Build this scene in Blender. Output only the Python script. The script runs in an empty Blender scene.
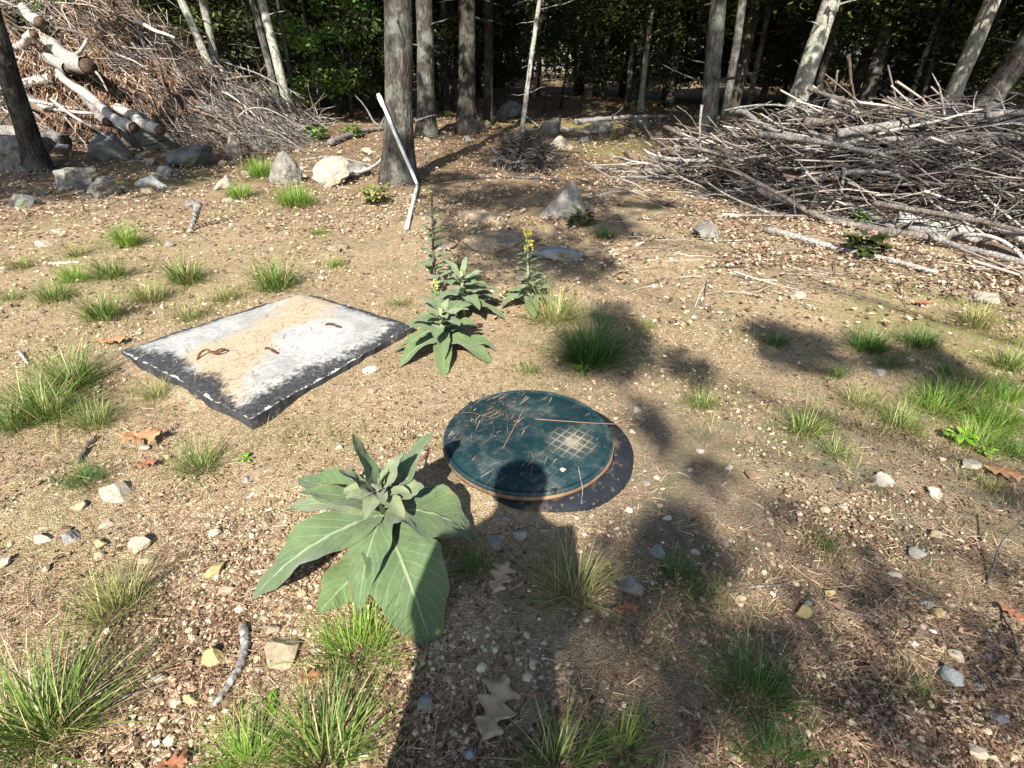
import bpy, bmesh, math, random
import numpy as np
from mathutils import Vector

random.seed(7)
R = np.random.default_rng(7)
SC = bpy.context.scene
COL = SC.collection
rad = math.radians

# ------------------------------------------------------------------ camera, sky, sun, exposure
CAM_H, FPX, PITCH = 1.4, 520.0, rad(31.8)
cd = bpy.data.cameras.new('camera'); cam = bpy.data.objects.new('camera', cd); COL.objects.link(cam)
cam.location = (0, 0, CAM_H); cam.rotation_euler = (math.pi / 2 - PITCH, 0, 0)
cd.sensor_fit = 'HORIZONTAL'; cd.sensor_width = 36.0; cd.lens = 36.0 * FPX / 1024.0
cd.clip_start = 0.02; cd.clip_end = 600
SC.camera = cam
SUN_EL, SUN_AZ = rad(41), rad(10)            # the sun is behind the camera, a little to its left
TOSUN = np.array([-math.sin(SUN_AZ) * math.cos(SUN_EL), -math.cos(SUN_AZ) * math.cos(SUN_EL), math.sin(SUN_EL)])
W = bpy.data.worlds.new('World'); SC.world = W; W.use_nodes = True
nt = W.node_tree; nt.nodes.clear()
o_ = nt.nodes.new('ShaderNodeOutputWorld'); b_ = nt.nodes.new('ShaderNodeBackground'); s_ = nt.nodes.new('ShaderNodeTexSky')
s_.sky_type = 'NISHITA'; s_.sun_disc = False; s_.sun_elevation = SUN_EL
s_.sun_rotation = math.atan2(TOSUN[0], TOSUN[1])
b_.inputs[1].default_value = 0.085
nt.links.new(s_.outputs[0], b_.inputs[0]); nt.links.new(b_.outputs[0], o_.inputs[0])
sl = bpy.data.lights.new('sun', 'SUN'); sl.energy = 5.0; sl.angle = rad(0.53); sl.color = (1.0, 0.94, 0.84)
sun = bpy.data.objects.new('sun', sl); COL.objects.link(sun)
sun.rotation_euler = Vector(-TOSUN).to_track_quat('-Z', 'Y').to_euler()
SC.view_settings.view_transform = 'Standard'; SC.view_settings.look = 'None'
SC.view_settings.exposure = 1.28; SC.view_settings.gamma = 1.0
SC.view_settings.use_curve_mapping = False
SC.cycles.use_denoising = True
SC.cycles.max_bounces = 6; SC.cycles.diffuse_bounces = 3; SC.cycles.transmission_bounces = 3

# ------------------------------------------------------------------ small maths
def gh(x, y):
    x = np.asarray(x, float); y = np.asarray(y, float)
    z = .022 * np.sin(1.3 * x + .7) * np.sin(1.1 * y + .4) + .010 * np.sin(3.7 * x + 1.9 * y) + .008 * np.sin(5.1 * y - 2.3 * x + 1)
    f = np.clip((y - 9) / 14, 0, 1); f = f * f * (3 - 2 * f)
    z = z + f * (.10 * np.sin(.45 * x + 1) + .08 * np.sin(.6 * y))
    z = z + .30 * np.exp(-((x + 7.2) / 3.5) ** 2 - ((y - 13.5) / 3.) ** 2)
    z = z + .10 * np.exp(-((x - 5.2) / 1.8) ** 2 - ((y - 7) / 1.8) ** 2)
    return z

def ray(px, py):
    a = (px - 512) / FPX; b = (py - 384) / FPX
    return a, math.cos(PITCH) - b * math.sin(PITCH), math.sin(PITCH) + b * math.cos(PITCH)

def P(px, py, h=0.0, flat=False):
    """ground point (plus height h) seen at a photo pixel; also its scale metres-per-pixel"""
    a, fw, dn = ray(px, py); z = 0.0
    for _ in range(6):
        t = (CAM_H - z - h) / max(dn, 1e-3)
        if not flat: z = float(gh(a * t, fw * t))
    return np.array([a * t, fw * t, z + h]), t / FPX

def at_depth(px, py, y):
    a, fw, dn = ray(px, py); t = y / fw
    return np.array([a * t, y, CAM_H - dn * t])

def vnoise(x, y, s, seed):
    r = np.random.default_rng(seed); g = r.random((64, 64))
    x = np.asarray(x) / s + 1000; y = np.asarray(y) / s + 1000
    xi = np.floor(x).astype(int); yi = np.floor(y).astype(int); fx = x - xi; fy = y - yi
    fx = fx * fx * (3 - 2 * fx); fy = fy * fy * (3 - 2 * fy)
    q = lambda i, j: g[(xi + i) % 64, (yi + j) % 64]
    return (q(0, 0) * (1 - fx) + q(1, 0) * fx) * (1 - fy) + (q(0, 1) * (1 - fx) + q(1, 1) * fx) * fy - .5

# ------------------------------------------------------------------ mesh building
class MB:
    """collects pieces and links them as ONE mesh"""
    def __init__(s): s.V = []; s.F = []; s.U = []; s.MI = []; s.n = 0
    def add(s, V, faces, uv=None, mi=0):
        V = np.asarray(V, float).reshape(-1, 3)
        for f in faces:
            f = np.asarray(f, int)
            if f.ndim == 1: f = f[None, :]
            if len(f): s.F.append(f + s.n); s.MI.append(np.full(len(f), mi))
        s.V.append(V); s.U.append(np.zeros((len(V), 2)) if uv is None else np.asarray(uv, float)); s.n += len(V)
        return s
    def mesh(s, name, mats, smooth=True, origin=(0, 0, 0)):
        V = np.concatenate(s.V) - np.asarray(origin, float); U = np.concatenate(s.U)
        me = bpy.data.meshes.new(name)
        tot = np.concatenate([np.full(len(f), f.shape[1]) for f in s.F]); idx = np.concatenate([f.ravel() for f in s.F])
        me.vertices.add(len(V)); me.vertices.foreach_set('co', V.astype(np.float32).ravel())
        me.loops.add(len(idx)); me.loops.foreach_set('vertex_index', idx.astype(np.int32))
        me.polygons.add(len(tot)); st = np.concatenate([[0], np.cumsum(tot)[:-1]])
        me.polygons.foreach_set('loop_start', st.astype(np.int32)); me.polygons.foreach_set('loop_total', tot.astype(np.int32))
        me.polygons.foreach_set('use_smooth', np.full(len(tot), bool(smooth)))
        me.polygons.foreach_set('material_index', np.concatenate(s.MI).astype(np.int32))
        uvl = me.uv_layers.new(name='UVMap'); uvl.data.foreach_set('uv', U[idx].astype(np.float32).ravel())
        for m in (mats if isinstance(mats, (list, tuple)) else [mats]): me.materials.append(m)
        me.update(calc_edges=True); me.validate()
        return me
    def build(s, name, mats, parent=None, smooth=True, loc=None):
        org = np.zeros(3)
        if parent is not None: org = np.array(parent['_o'])
        elif loc is not None: org = np.asarray(loc, float)
        o = bpy.data.objects.new(name, s.mesh(name, mats, smooth, org)); COL.objects.link(o)
        if parent is not None: o.parent = parent; o['_o'] = list(org) if parent.type == 'EMPTY' else list(parent['_o'])
        else: o.location = org; o['_o'] = list(org)
        return o

def tag(o, label, cat, group=None, kind=None):
    o['label'] = label
    o['category'] = cat
    if group: o['group'] = group
    if kind: o['kind'] = kind
    return o
def thing(name, label, cat, loc, group=None):
    o = bpy.data.objects.new(name, None); COL.objects.link(o); o.empty_display_size = .1
    o.location = loc; o['_o'] = [float(v) for v in loc]
    return tag(o, label, cat, group)

def tube(pts, rs, n=8, cap=True, jit=0.0, rng=R):
    pts = np.asarray(pts, float); m = len(pts); rs = np.broadcast_to(np.asarray(rs, float), (m,))
    T = np.gradient(pts, axis=0); T /= np.linalg.norm(T, axis=1)[:, None] + 1e-9
    up = np.array([0, 0, 1.]) if abs(T[0, 2]) < .9 else np.array([1., 0, 0])
    N = np.cross(T, up); N /= np.linalg.norm(N, axis=1)[:, None] + 1e-9; B = np.cross(T, N)
    a = np.arange(n) * 2 * np.pi / n
    rr = rs[:, None] * (1 + jit * (rng.random((m, n)) - .5) * 2)
    V = pts[:, None, :] + rr[..., None] * (np.cos(a)[None, :, None] * N[:, None, :] + np.sin(a)[None, :, None] * B[:, None, :])
    i = np.arange(m - 1)[:, None] * n; j = np.arange(n)[None, :]; k = (j + 1) % n
    F = np.stack([i + j, i + k, i + n + k, i + n + j], -1).reshape(-1, 4)
    uv = np.stack(np.broadcast_arrays(a[None, :] / (2 * np.pi), np.linspace(0, 1, m)[:, None]), -1).reshape(-1, 2)
    V = V.reshape(-1, 3); faces = [F]
    if cap:
        V = np.concatenate([V, pts[:1], pts[-1:]]); c0 = m * n; c1 = c0 + 1; jj = np.arange(n); kk = (jj + 1) % n
        faces += [np.stack([np.full(n, c0), kk, jj], -1), np.stack([np.full(n, c1), (m - 1) * n + jj, (m - 1) * n + kk], -1)]
        uv = np.concatenate([uv, [[.5, 0], [.5, 1]]])
    return V, faces, uv

def wob_path(p0, p1, n, amp, rng=R, sag=0.0):
    t = np.linspace(0, 1, n)[:, None]; p = np.asarray(p0) * (1 - t) + np.asarray(p1) * t
    L = np.linalg.norm(np.asarray(p1) - np.asarray(p0))
    w = np.zeros((n, 3))
    for k in (1, 2, 3): w += np.sin(t * np.pi * k + rng.random(3) * 0) * (rng.random(3) - .5)[None, :] * 2 / k
    return p + w * amp * L + np.array([0, 0, -1]) * sag * np.sin(t * np.pi)

_bm = bmesh.new(); bmesh.ops.create_icosphere(_bm, subdivisions=3, radius=1.0)
ICO3 = np.array([v.co[:] for v in _bm.verts]); ICO3F = np.array([[v.index for v in f.verts] for f in _bm.faces]); _bm.free()
_bm = bmesh.new(); bmesh.ops.create_icosphere(_bm, subdivisions=1, radius=1.0)
ICO1 = np.array([v.co[:] for v in _bm.verts]); ICO1F = np.array([[v.index for v in f.verts] for f in _bm.faces]); _bm.free()

def rotz(V, a): c, s = math.cos(a), math.sin(a); return V @ np.array([[c, s, 0], [-s, c, 0], [0, 0, 1]])
def rand_rot(rng, n=1):
    q = rng.normal(size=(n, 4)); q /= np.linalg.norm(q, axis=1)[:, None]; w, x, y, z = q.T
    return np.stack([np.stack([1 - 2 * (y * y + z * z), 2 * (x * y - z * w), 2 * (x * z + y * w)], -1),
                     np.stack([2 * (x * y + z * w), 1 - 2 * (x * x + z * z), 2 * (y * z - x * w)], -1),
                     np.stack([2 * (x * z - y * w), 2 * (y * z + x * w), 1 - 2 * (x * x + y * y)], -1)], 1)

def rock_verts(rng, cuts=14, rough=.05):
    V = ICO3.copy()
    for _ in range(cuts):
        n = rng.normal(size=3); n /= np.linalg.norm(n); d = rng.uniform(.45, .85)
        h = V @ n - d; V -= np.outer(np.clip(h, 0, None), n) * .97
    V = V / np.abs(V).max(0)
    f = np.sin(V @ rng.normal(size=3) * 4 + rng.random() * 6) * np.sin(V @ rng.normal(size=3) * 5) + .4 * np.sin(V @ rng.normal(size=3) * 9)
    return V * (1 + rough * f[:, None] + rough * .5 * (rng.random((len(V), 1)) - .5))

# ------------------------------------------------------------------ materials
def ramp(nt, fac, stops, interp='LINEAR'):
    r = nt.nodes.new('ShaderNodeValToRGB'); r.color_ramp.interpolation = interp; e = r.color_ramp.elements
    while len(e) < len(stops): e.new(.5)
    for el, (p, c) in zip(e, stops): el.position = p; el.color = (*c, 1) if len(c) == 3 else c
    nt.links.new(fac, r.inputs[0]); return r.outputs[0]
def noise(nt, vec, scale, detail=5, rough=.6, dist=0.0):
    n = nt.nodes.new('ShaderNodeTexNoise'); n.inputs['Scale'].default_value = scale; n.inputs['Detail'].default_value = detail
    n.inputs['Roughness'].default_value = rough; n.inputs['Distortion'].default_value = dist
    nt.links.new(vec, n.inputs['Vector']); return n.outputs['Fac']
def voro(nt, vec, scale, feature='F1', out='Distance'):
    n = nt.nodes.new('ShaderNodeTexVoronoi'); n.inputs['Scale'].default_value = scale; n.feature = feature
    nt.links.new(vec, n.inputs['Vector']); return n.outputs[out]
def mix(nt, fac, a, b, mode='MIX'):
    m = nt.nodes.new('ShaderNodeMix'); m.data_type = 'RGBA'; m.blend_type = mode
    for s, v in ((m.inputs[0], fac), (m.inputs[6], a), (m.inputs[7], b)):
        if hasattr(v, 'is_output'): nt.links.new(v, s)
        elif isinstance(v, (int, float)): s.default_value = v
        else: s.default_value = (*v, 1)
    return m.outputs[2]
def mth(nt, op, a, b=0.0, c=None, clamp=False):
    m = nt.nodes.new('ShaderNodeMath'); m.operation = op; m.use_clamp = clamp
    for s, v in zip(m.inputs, (a, b, c)):
        if v is None: continue
        if hasattr(v, 'is_output'): nt.links.new(v, s)
        else: s.default_value = v
    return m.outputs[0]
def vmap(nt, vec, scale=(1, 1, 1), rot=(0, 0, 0), loc=(0, 0, 0)):
    m = nt.nodes.new('ShaderNodeMapping'); m.inputs['Scale'].default_value = scale; m.inputs['Rotation'].default_value = rot
    m.inputs['Location'].default_value = loc
    nt.links.new(vec, m.inputs['Vector']); return m.outputs[0]
def new_mat(name):
    m = bpy.data.materials.new(name); m.use_nodes = True; nt = m.node_tree
    b = nt.nodes['Principled BSDF']; b.inputs['Roughness'].default_value = .85
    b.inputs['Specular IOR Level'].default_value = .25
    return m, nt, b
def bump(nt, b, h, strength, dist=.01):
    n = nt.nodes.new('ShaderNodeBump'); n.inputs['Strength'].default_value = strength; n.inputs['Distance'].default_value = dist
    nt.links.new(h, n.inputs['Height']); nt.links.new(n.outputs[0], b.inputs['Normal'])
def coord(nt, which='Object'): return nt.nodes.new('ShaderNodeTexCoord').outputs[which]
def geom(nt, which): return nt.nodes.new('ShaderNodeNewGeometry').outputs[which]
def vary(nt, col, amount, hue=0.0, src='island'):
    r = geom(nt, 'Random Per Island') if src == 'island' else nt.nodes.new('ShaderNodeObjectInfo').outputs['Random']
    h = nt.nodes.new('ShaderNodeHueSaturation')
    nt.links.new(mth(nt, 'MULTIPLY_ADD', r, 2 * amount, 1 - amount), h.inputs['Value'])
    if hue: nt.links.new(mth(nt, 'MULTIPLY_ADD', mth(nt, 'FRACT', mth(nt, 'MULTIPLY', r, 7.31)), 2 * hue, .5 - hue), h.inputs['Hue'])
    nt.links.new(col, h.inputs['Color']); return h.outputs[0]

def mat_leafy(name, stops, var=.35, hue=.02, transl=.3, rough=.6, scale=6.0):
    m, nt, b = new_mat(name)
    c = ramp(nt, geom(nt, 'Random Per Island'), stops)
    c = vary(nt, c, var, hue)
    nt.links.new(c, b.inputs['Base Color']); b.inputs['Roughness'].default_value = rough
    if transl:
        t = nt.nodes.new('ShaderNodeBsdfTranslucent'); nt.links.new(c, t.inputs[0]); mx = nt.nodes.new('ShaderNodeMixShader')
        mx.inputs[0].default_value = transl
        nt.links.new(b.outputs[0], mx.inputs[1]); nt.links.new(t.outputs[0], mx.inputs[2])
        nt.links.new(mx.outputs[0], nt.nodes['Material Output'].inputs[0])
    return m

def mat_noise(name, stops, scale, bumps=(30, .4, .01), rough=.88, var=0.0, src='object', stretch=(1, 1, 1), space='Object', extra=None, detail=6):
    m, nt, b = new_mat(name)
    v = coord(nt, 'Object') if space == 'Object' else geom(nt, 'Position')
    v = vmap(nt, v, stretch)
    c = ramp(nt, noise(nt, v, scale, detail, .65), stops)
    if extra: # (scale, lo, hi, colour) patches
        for (s, lo, hi, ec) in extra: c = mix(nt, ramp(nt, noise(nt, v, s, 4, .6), [(lo, (0, 0, 0)), (hi, (1, 1, 1))]), c, ec)
    if var: c = vary(nt, c, var, 0, src)
    nt.links.new(c, b.inputs['Base Color']); b.inputs['Roughness'].default_value = rough
    h = mth(nt, 'ADD', noise(nt, v, bumps[0], 6, .7), mth(nt, 'MULTIPLY', voro(nt, v, bumps[0] * .7), .6))
    bump(nt, b, h, bumps[1], bumps[2])
    return m

def mat_ground():
    m, nt, b = new_mat('dirt')
    p = geom(nt, 'Position'); sx = nt.nodes.new('ShaderNodeSeparateXYZ'); nt.links.new(p, sx.inputs[0]); X, Y = sx.outputs[0], sx.outputs[1]
    fine = noise(nt, p, 55, 8, .75); mid = noise(nt, p, 9, 6, .65); big = noise(nt, p, 1.1, 4, .6)
    c = ramp(nt, fine, [(.30, (.12, .08, .05)), (.42, (.29, .21, .132)), (.55, (.43, .33, .212)), (.75, (.60, .50, .35))])
    c2 = ramp(nt, mid, [(.3, (.22, .152, .092)), (.5, (.40, .30, .18)), (.72, (.55, .45, .28))])
    c = mix(nt, .5, c, c2)
    c = mix(nt, ramp(nt, big, [(.40, (0, 0, 0)), (.62, (.7, .7, .7))]), c, mix(nt, fine, (.15, .10, .065), (.36, .26, .165)))
    wv = nt.nodes.new('ShaderNodeVectorMath'); wv.operation = 'ADD'; nz = nt.nodes.new('ShaderNodeTexNoise'); nz.inputs['Scale'].default_value = 60
    nt.links.new(p, nz.inputs['Vector']); ws = nt.nodes.new('ShaderNodeVectorMath'); ws.operation = 'SCALE'; ws.inputs['Scale'].default_value = .012
    nt.links.new(nz.outputs['Color'], ws.inputs[0]); nt.links.new(p, wv.inputs[0]); nt.links.new(ws.outputs[0], wv.inputs[1]); pw = wv.outputs[0]
    peb = None
    for sc_, am in ((42, .26), (100, .36), (215, .42)):
        r_ = nt.nodes.new('ShaderNodeSeparateColor'); nt.links.new(voro(nt, pw, sc_, 'F1', 'Color'), r_.inputs[0])
        pc = ramp(nt, r_.outputs[0], [(.0, (.095, .064, .040)), (.3, (.27, .192, .115)), (.6, (.46, .36, .222)), (.88, (.66, .555, .375)), (1, (.78, .69, .53))])
        ed = ramp(nt, voro(nt, pw, sc_, 'DISTANCE_TO_EDGE'), [(.0, (.45, .40, .36)), (.14, (1, 1, 1))])
        c = mix(nt, am, c, mix(nt, 1.0, pc, ed, 'MULTIPLY'))
    dk = ramp(nt, noise(nt, p, 22, 7, .75), [(.33, (.52, .47, .43)), (.47, (1, 1, 1))]); c = mix(nt, 1.0, c, dk, 'MULTIPLY')
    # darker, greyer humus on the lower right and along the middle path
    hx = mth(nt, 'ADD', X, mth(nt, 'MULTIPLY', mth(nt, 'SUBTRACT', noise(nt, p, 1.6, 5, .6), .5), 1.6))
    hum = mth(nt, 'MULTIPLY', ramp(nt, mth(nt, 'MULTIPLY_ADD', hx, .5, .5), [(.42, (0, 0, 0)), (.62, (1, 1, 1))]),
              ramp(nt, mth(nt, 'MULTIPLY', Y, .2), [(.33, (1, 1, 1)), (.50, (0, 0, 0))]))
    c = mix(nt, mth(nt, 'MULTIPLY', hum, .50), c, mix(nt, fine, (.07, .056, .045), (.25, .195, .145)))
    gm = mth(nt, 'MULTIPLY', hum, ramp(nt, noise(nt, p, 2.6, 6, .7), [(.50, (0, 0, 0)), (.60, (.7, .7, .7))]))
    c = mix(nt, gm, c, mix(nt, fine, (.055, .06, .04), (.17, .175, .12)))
    # brown leaf-litter soil further out
    yy = mth(nt, 'ADD', Y, mth(nt, 'MULTIPLY', mth(nt, 'SUBTRACT', big, .5), 5))
    yy = mth(nt, 'ADD', yy, mth(nt, 'MULTIPLY', mth(nt, 'ABSOLUTE', mth(nt, 'ADD', X, .5)), .12))
    far = ramp(nt, mth(nt, 'MULTIPLY', yy, .05), [(.27, (0, 0, 0)), (.42, (1, 1, 1))])
    lit = ramp(nt, noise(nt, p, 14, 6, .7), [(.3, (.08, .052, .034)), (.5, (.20, .138, .09)), (.7, (.34, .25, .17))])
    c = mix(nt, far, c, lit)
    moss = mth(nt, 'MULTIPLY', ramp(nt, noise(nt, p, 1.4, 5, .6), [(.50, (0, 0, 0)), (.62, (1, 1, 1))]), .55)
    c = mix(nt, mth(nt, 'MULTIPLY', moss, mth(nt, 'MULTIPLY_ADD', far, .4, .42)), c, mix(nt, fine, (.10, .105, .035), (.30, .29, .11)))
    for (mx_, my_, mr_) in ((2.3, 10.8, 2.0), (1.5, 14.5, 2.6), (-5.2, 8.0, 1.6), (2.9, 3.0, .9), (3.3, 2.4, .9)):
        dx_ = mth(nt, 'SUBTRACT', X, mx_); dy_ = mth(nt, 'SUBTRACT', Y, my_)
        dq = mth(nt, 'SQRT', mth(nt, 'ADD', mth(nt, 'MULTIPLY', dx_, dx_), mth(nt, 'MULTIPLY', dy_, dy_)))
        mk = ramp(nt, mth(nt, 'MULTIPLY', dq, 1 / mr_), [(.35, (1, 1, 1)), (1.0, (0, 0, 0))])
        mk = mth(nt, 'MULTIPLY', mk, ramp(nt, noise(nt, p, 3.2, 7, .7), [(.42, (0, 0, 0)), (.58, (.8, .8, .8))]))
        c = mix(nt, mk, c, mix(nt, fine, (.11, .115, .03), (.27, .27, .08)))
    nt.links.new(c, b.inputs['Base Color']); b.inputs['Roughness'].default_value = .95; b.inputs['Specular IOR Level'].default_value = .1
    h = mth(nt, 'ADD', mth(nt, 'MULTIPLY', fine, 1.0), mth(nt, 'ADD', mth(nt, 'MULTIPLY', mid, 1.2), mth(nt, 'MULTIPLY', voro(nt, pw, 190), -1.0)))
    bump(nt, b, h, .7, .010)
    return m

def mat_concrete():
    m, nt, b = new_mat('tarred_concrete')
    uvc = coord(nt, 'UV'); s = nt.nodes.new('ShaderNodeSeparateXYZ'); nt.links.new(uvc, s.inputs[0]); U, V = s.outputs[0], s.outputs[1]
    p = coord(nt, 'Object'); n1 = noise(nt, p, 5, 6, .65); n2 = noise(nt, p, 40, 6, .7); n3 = noise(nt, p, 2.0, 4, .6)
    conc = ramp(nt, n1, [(.3, (.19, .192, .185)), (.5, (.31, .312, .30)), (.7, (.42, .422, .405))])
    conc = mix(nt, ramp(nt, n2, [(.35, (.6, .6, .6)), (.52, (0, 0, 0))]), conc, (.20, .20, .195))
    # sandy dirt lying across the middle diagonal
    d = mth(nt, 'ABSOLUTE', mth(nt, 'SUBTRACT', mth(nt, 'MULTIPLY_ADD', U, .45, .30), V))
    d = mth(nt, 'ADD', d, mth(nt, 'MULTIPLY', mth(nt, 'SUBTRACT', n3, .5), 1.0))
    d = mth(nt, 'ADD', d, mth(nt, 'MULTIPLY', mth(nt, 'SUBTRACT', n2, .5), .35))
    dirt = ramp(nt, d, [(.12, (1, 1, 1)), (.27, (0, 0, 0))])
    dc = ramp(nt, noise(nt, p, 90, 4, .7), [(.3, (.25, .18, .11)), (.6, (.48, .38, .25))])
    c = mix(nt, mth(nt, 'MULTIPLY', dirt, .85), conc, dc)
    # a clean pale round patch in the middle right where a cap once stood
    cu = mth(nt, 'SUBTRACT', U, .62); cv_ = mth(nt, 'SUBTRACT', V, .36)
    rr_ = mth(nt, 'SQRT', mth(nt, 'ADD', mth(nt, 'MULTIPLY', cu, cu), mth(nt, 'MULTIPLY', cv_, cv_)))
    c = mix(nt, mth(nt, 'MULTIPLY', ramp(nt, mth(nt, 'ADD', rr_, mth(nt, 'MULTIPLY', mth(nt, 'SUBTRACT', n1, .5), .1)), [(.19, (1, 1, 1)), (.215, (0, 0, 0))]), .9), c, mix(nt, n2, (.27, .273, .275), (.44, .444, .445)))
    # black sealer worn back from the edges
    e = mth(nt, 'MINIMUM', mth(nt, 'MINIMUM', U, mth(nt, 'SUBTRACT', 1.0, U)), mth(nt, 'MINIMUM', V, mth(nt, 'SUBTRACT', 1.0, V)))
    fr = mth(nt, 'MINIMUM', mth(nt, 'MULTIPLY_ADD', U, .80, .0), mth(nt, 'MULTIPLY', V, .55))   # broader on the two near sides
    e = mth(nt, 'MINIMUM', mth(nt, 'MULTIPLY', e, 1.6), fr)
    e = mth(nt, 'ADD', e, mth(nt, 'MULTIPLY', mth(nt, 'SUBTRACT', n1, .5), .10))
    e = mth(nt, 'ADD', e, mth(nt, 'MULTIPLY', mth(nt, 'SUBTRACT', n2, .5), .13)); e = mth(nt, 'ADD', e, mth(nt, 'MULTIPLY', mth(nt, 'SUBTRACT', noise(nt, p, 3.0, 3, .5), .5), .14))
    tar = ramp(nt, e, [(.045, (1, 1, 1)), (.085, (0, 0, 0))])
    tc = ramp(nt, noise(nt, p, 60, 5, .7), [(.35, (.018, .018, .02)), (.6, (.055, .056, .06)), (.75, (.25, .25, .25))])
    c = mix(nt, tar, c, tc)
    # chipped pale arris
    ar = mth(nt, 'ADD', mth(nt, 'MULTIPLY', mth(nt, 'SUBTRACT', n2, .45), .025), mth(nt, 'MINIMUM', mth(nt, 'MINIMUM', U, V), mth(nt, 'MINIMUM', mth(nt, 'SUBTRACT', 1.0, U), mth(nt, 'SUBTRACT', 1.0, V))))
    cw = mth(nt, 'MULTIPLY', ramp(nt, noise(nt, p, 7, 8, .8), [(.50, (0, 0, 0)), (.68, (1, 1, 1))]), .030)
    chip = mth(nt, 'LESS_THAN', ar, cw)
    c = mix(nt, chip, c, mix(nt, n2, (.30, .29, .27), (.62, .61, .58)))
    nt.links.new(c, b.inputs['Base Color']); b.inputs['Roughness'].default_value = .8
    bump(nt, b, mth(nt, 'ADD', n2, mth(nt, 'MULTIPLY', dirt, .6)), .5, .008)
    return m

def mat_lid():
    m, nt, b = new_mat('green_plastic')
    p = coord(nt, 'Object'); n1 = noise(nt, p, 6, 6, .65); n2 = noise(nt, p, 50, 5, .7)
    v = vmap(nt, p, (1, 1, 1), (0, 0, rad(38))); s = nt.nodes.new('ShaderNodeSeparateXYZ'); nt.links.new(v, s.inputs[0])
    def grid(step, wd):
        g = []
        for ax in (0, 1):
            f = mth(nt, 'FRACT', mth(nt, 'MULTIPLY', s.outputs[ax], 1 / step)); g.append(mth(nt, 'LESS_THAN', f, wd))
        return g
    g = grid(.036, .2); big = mth(nt, 'MAXIMUM', g[0], g[1]); q = grid(.009, .38)
    chk = mth(nt, 'MODULO', mth(nt, 'ADD', mth(nt, 'FLOOR', mth(nt, 'MULTIPLY', s.outputs[0], 1 / .036)), mth(nt, 'FLOOR', mth(nt, 'MULTIPLY', s.outputs[1], 1 / .036))), 2.0)
    chk = mth(nt, 'ABSOLUTE', chk)
    sm = mth(nt, 'ADD', mth(nt, 'MULTIPLY', q[0], chk), mth(nt, 'MULTIPLY', q[1], mth(nt, 'SUBTRACT', 1.0, chk)))
    c = ramp(nt, n1, [(.3, (.004, .018, .023)), (.55, (.008, .030, .037)), (.75, (.022, .050, .054))])
    dist = nt.nodes.new('ShaderNodeVectorMath'); dist.operation = 'LENGTH'; sub = nt.nodes.new('ShaderNodeVectorMath'); sub.operation = 'SUBTRACT'
    nt.links.new(p, sub.inputs[0]); sub.inputs[1].default_value = (.175, -.055, .105); nt.links.new(sub.outputs[0], dist.inputs[0])
    dd = mth(nt, 'ADD', dist.outputs['Value'], mth(nt, 'MULTIPLY', mth(nt, 'SUBTRACT', n1, .5), .08))
    dust = ramp(nt, dd, [(.03, (1, 1, 1)), (.115, (0, 0, 0))])
    core = ramp(nt, dd, [(.015, (1, 1, 1)), (.05, (0, 0, 0))])
    dm = mth(nt, 'MULTIPLY', dust, mth(nt, 'MAXIMUM', mth(nt, 'MAXIMUM', big, mth(nt, 'MULTIPLY', sm, .55)), core))
    c = mix(nt, mth(nt, 'MULTIPLY', dm, mth(nt, 'MULTIPLY_ADD', n2, 1.1, .1)), c, (.42, .37, .27))
    film = mth(nt, 'MULTIPLY', ramp(nt, noise(nt, p, 9, 5, .7), [(.48, (0, 0, 0)), (.7, (1, 1, 1))]), mth(nt, 'MULTIPLY_ADD', mth(nt, 'MAXIMUM', big, sm), .25, .06))
    c = mix(nt, film, c, (.30, .30, .25))
    c = mix(nt, ramp(nt, n2, [(.62, (0, 0, 0)), (.72, (.4, .4, .4))]), c, (.25, .21, .14))
    nt.links.new(c, b.inputs['Base Color']); b.inputs['Roughness'].default_value = .5; b.inputs['Specular IOR Level'].default_value = .35
    bump(nt, b, mth(nt, 'ADD', mth(nt, 'MULTIPLY', mth(nt, 'MAXIMUM', big, mth(nt, 'MULTIPLY', sm, .6)), -1.0), mth(nt, 'MULTIPLY', n2, .4)), .45, .003)
    return m

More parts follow.
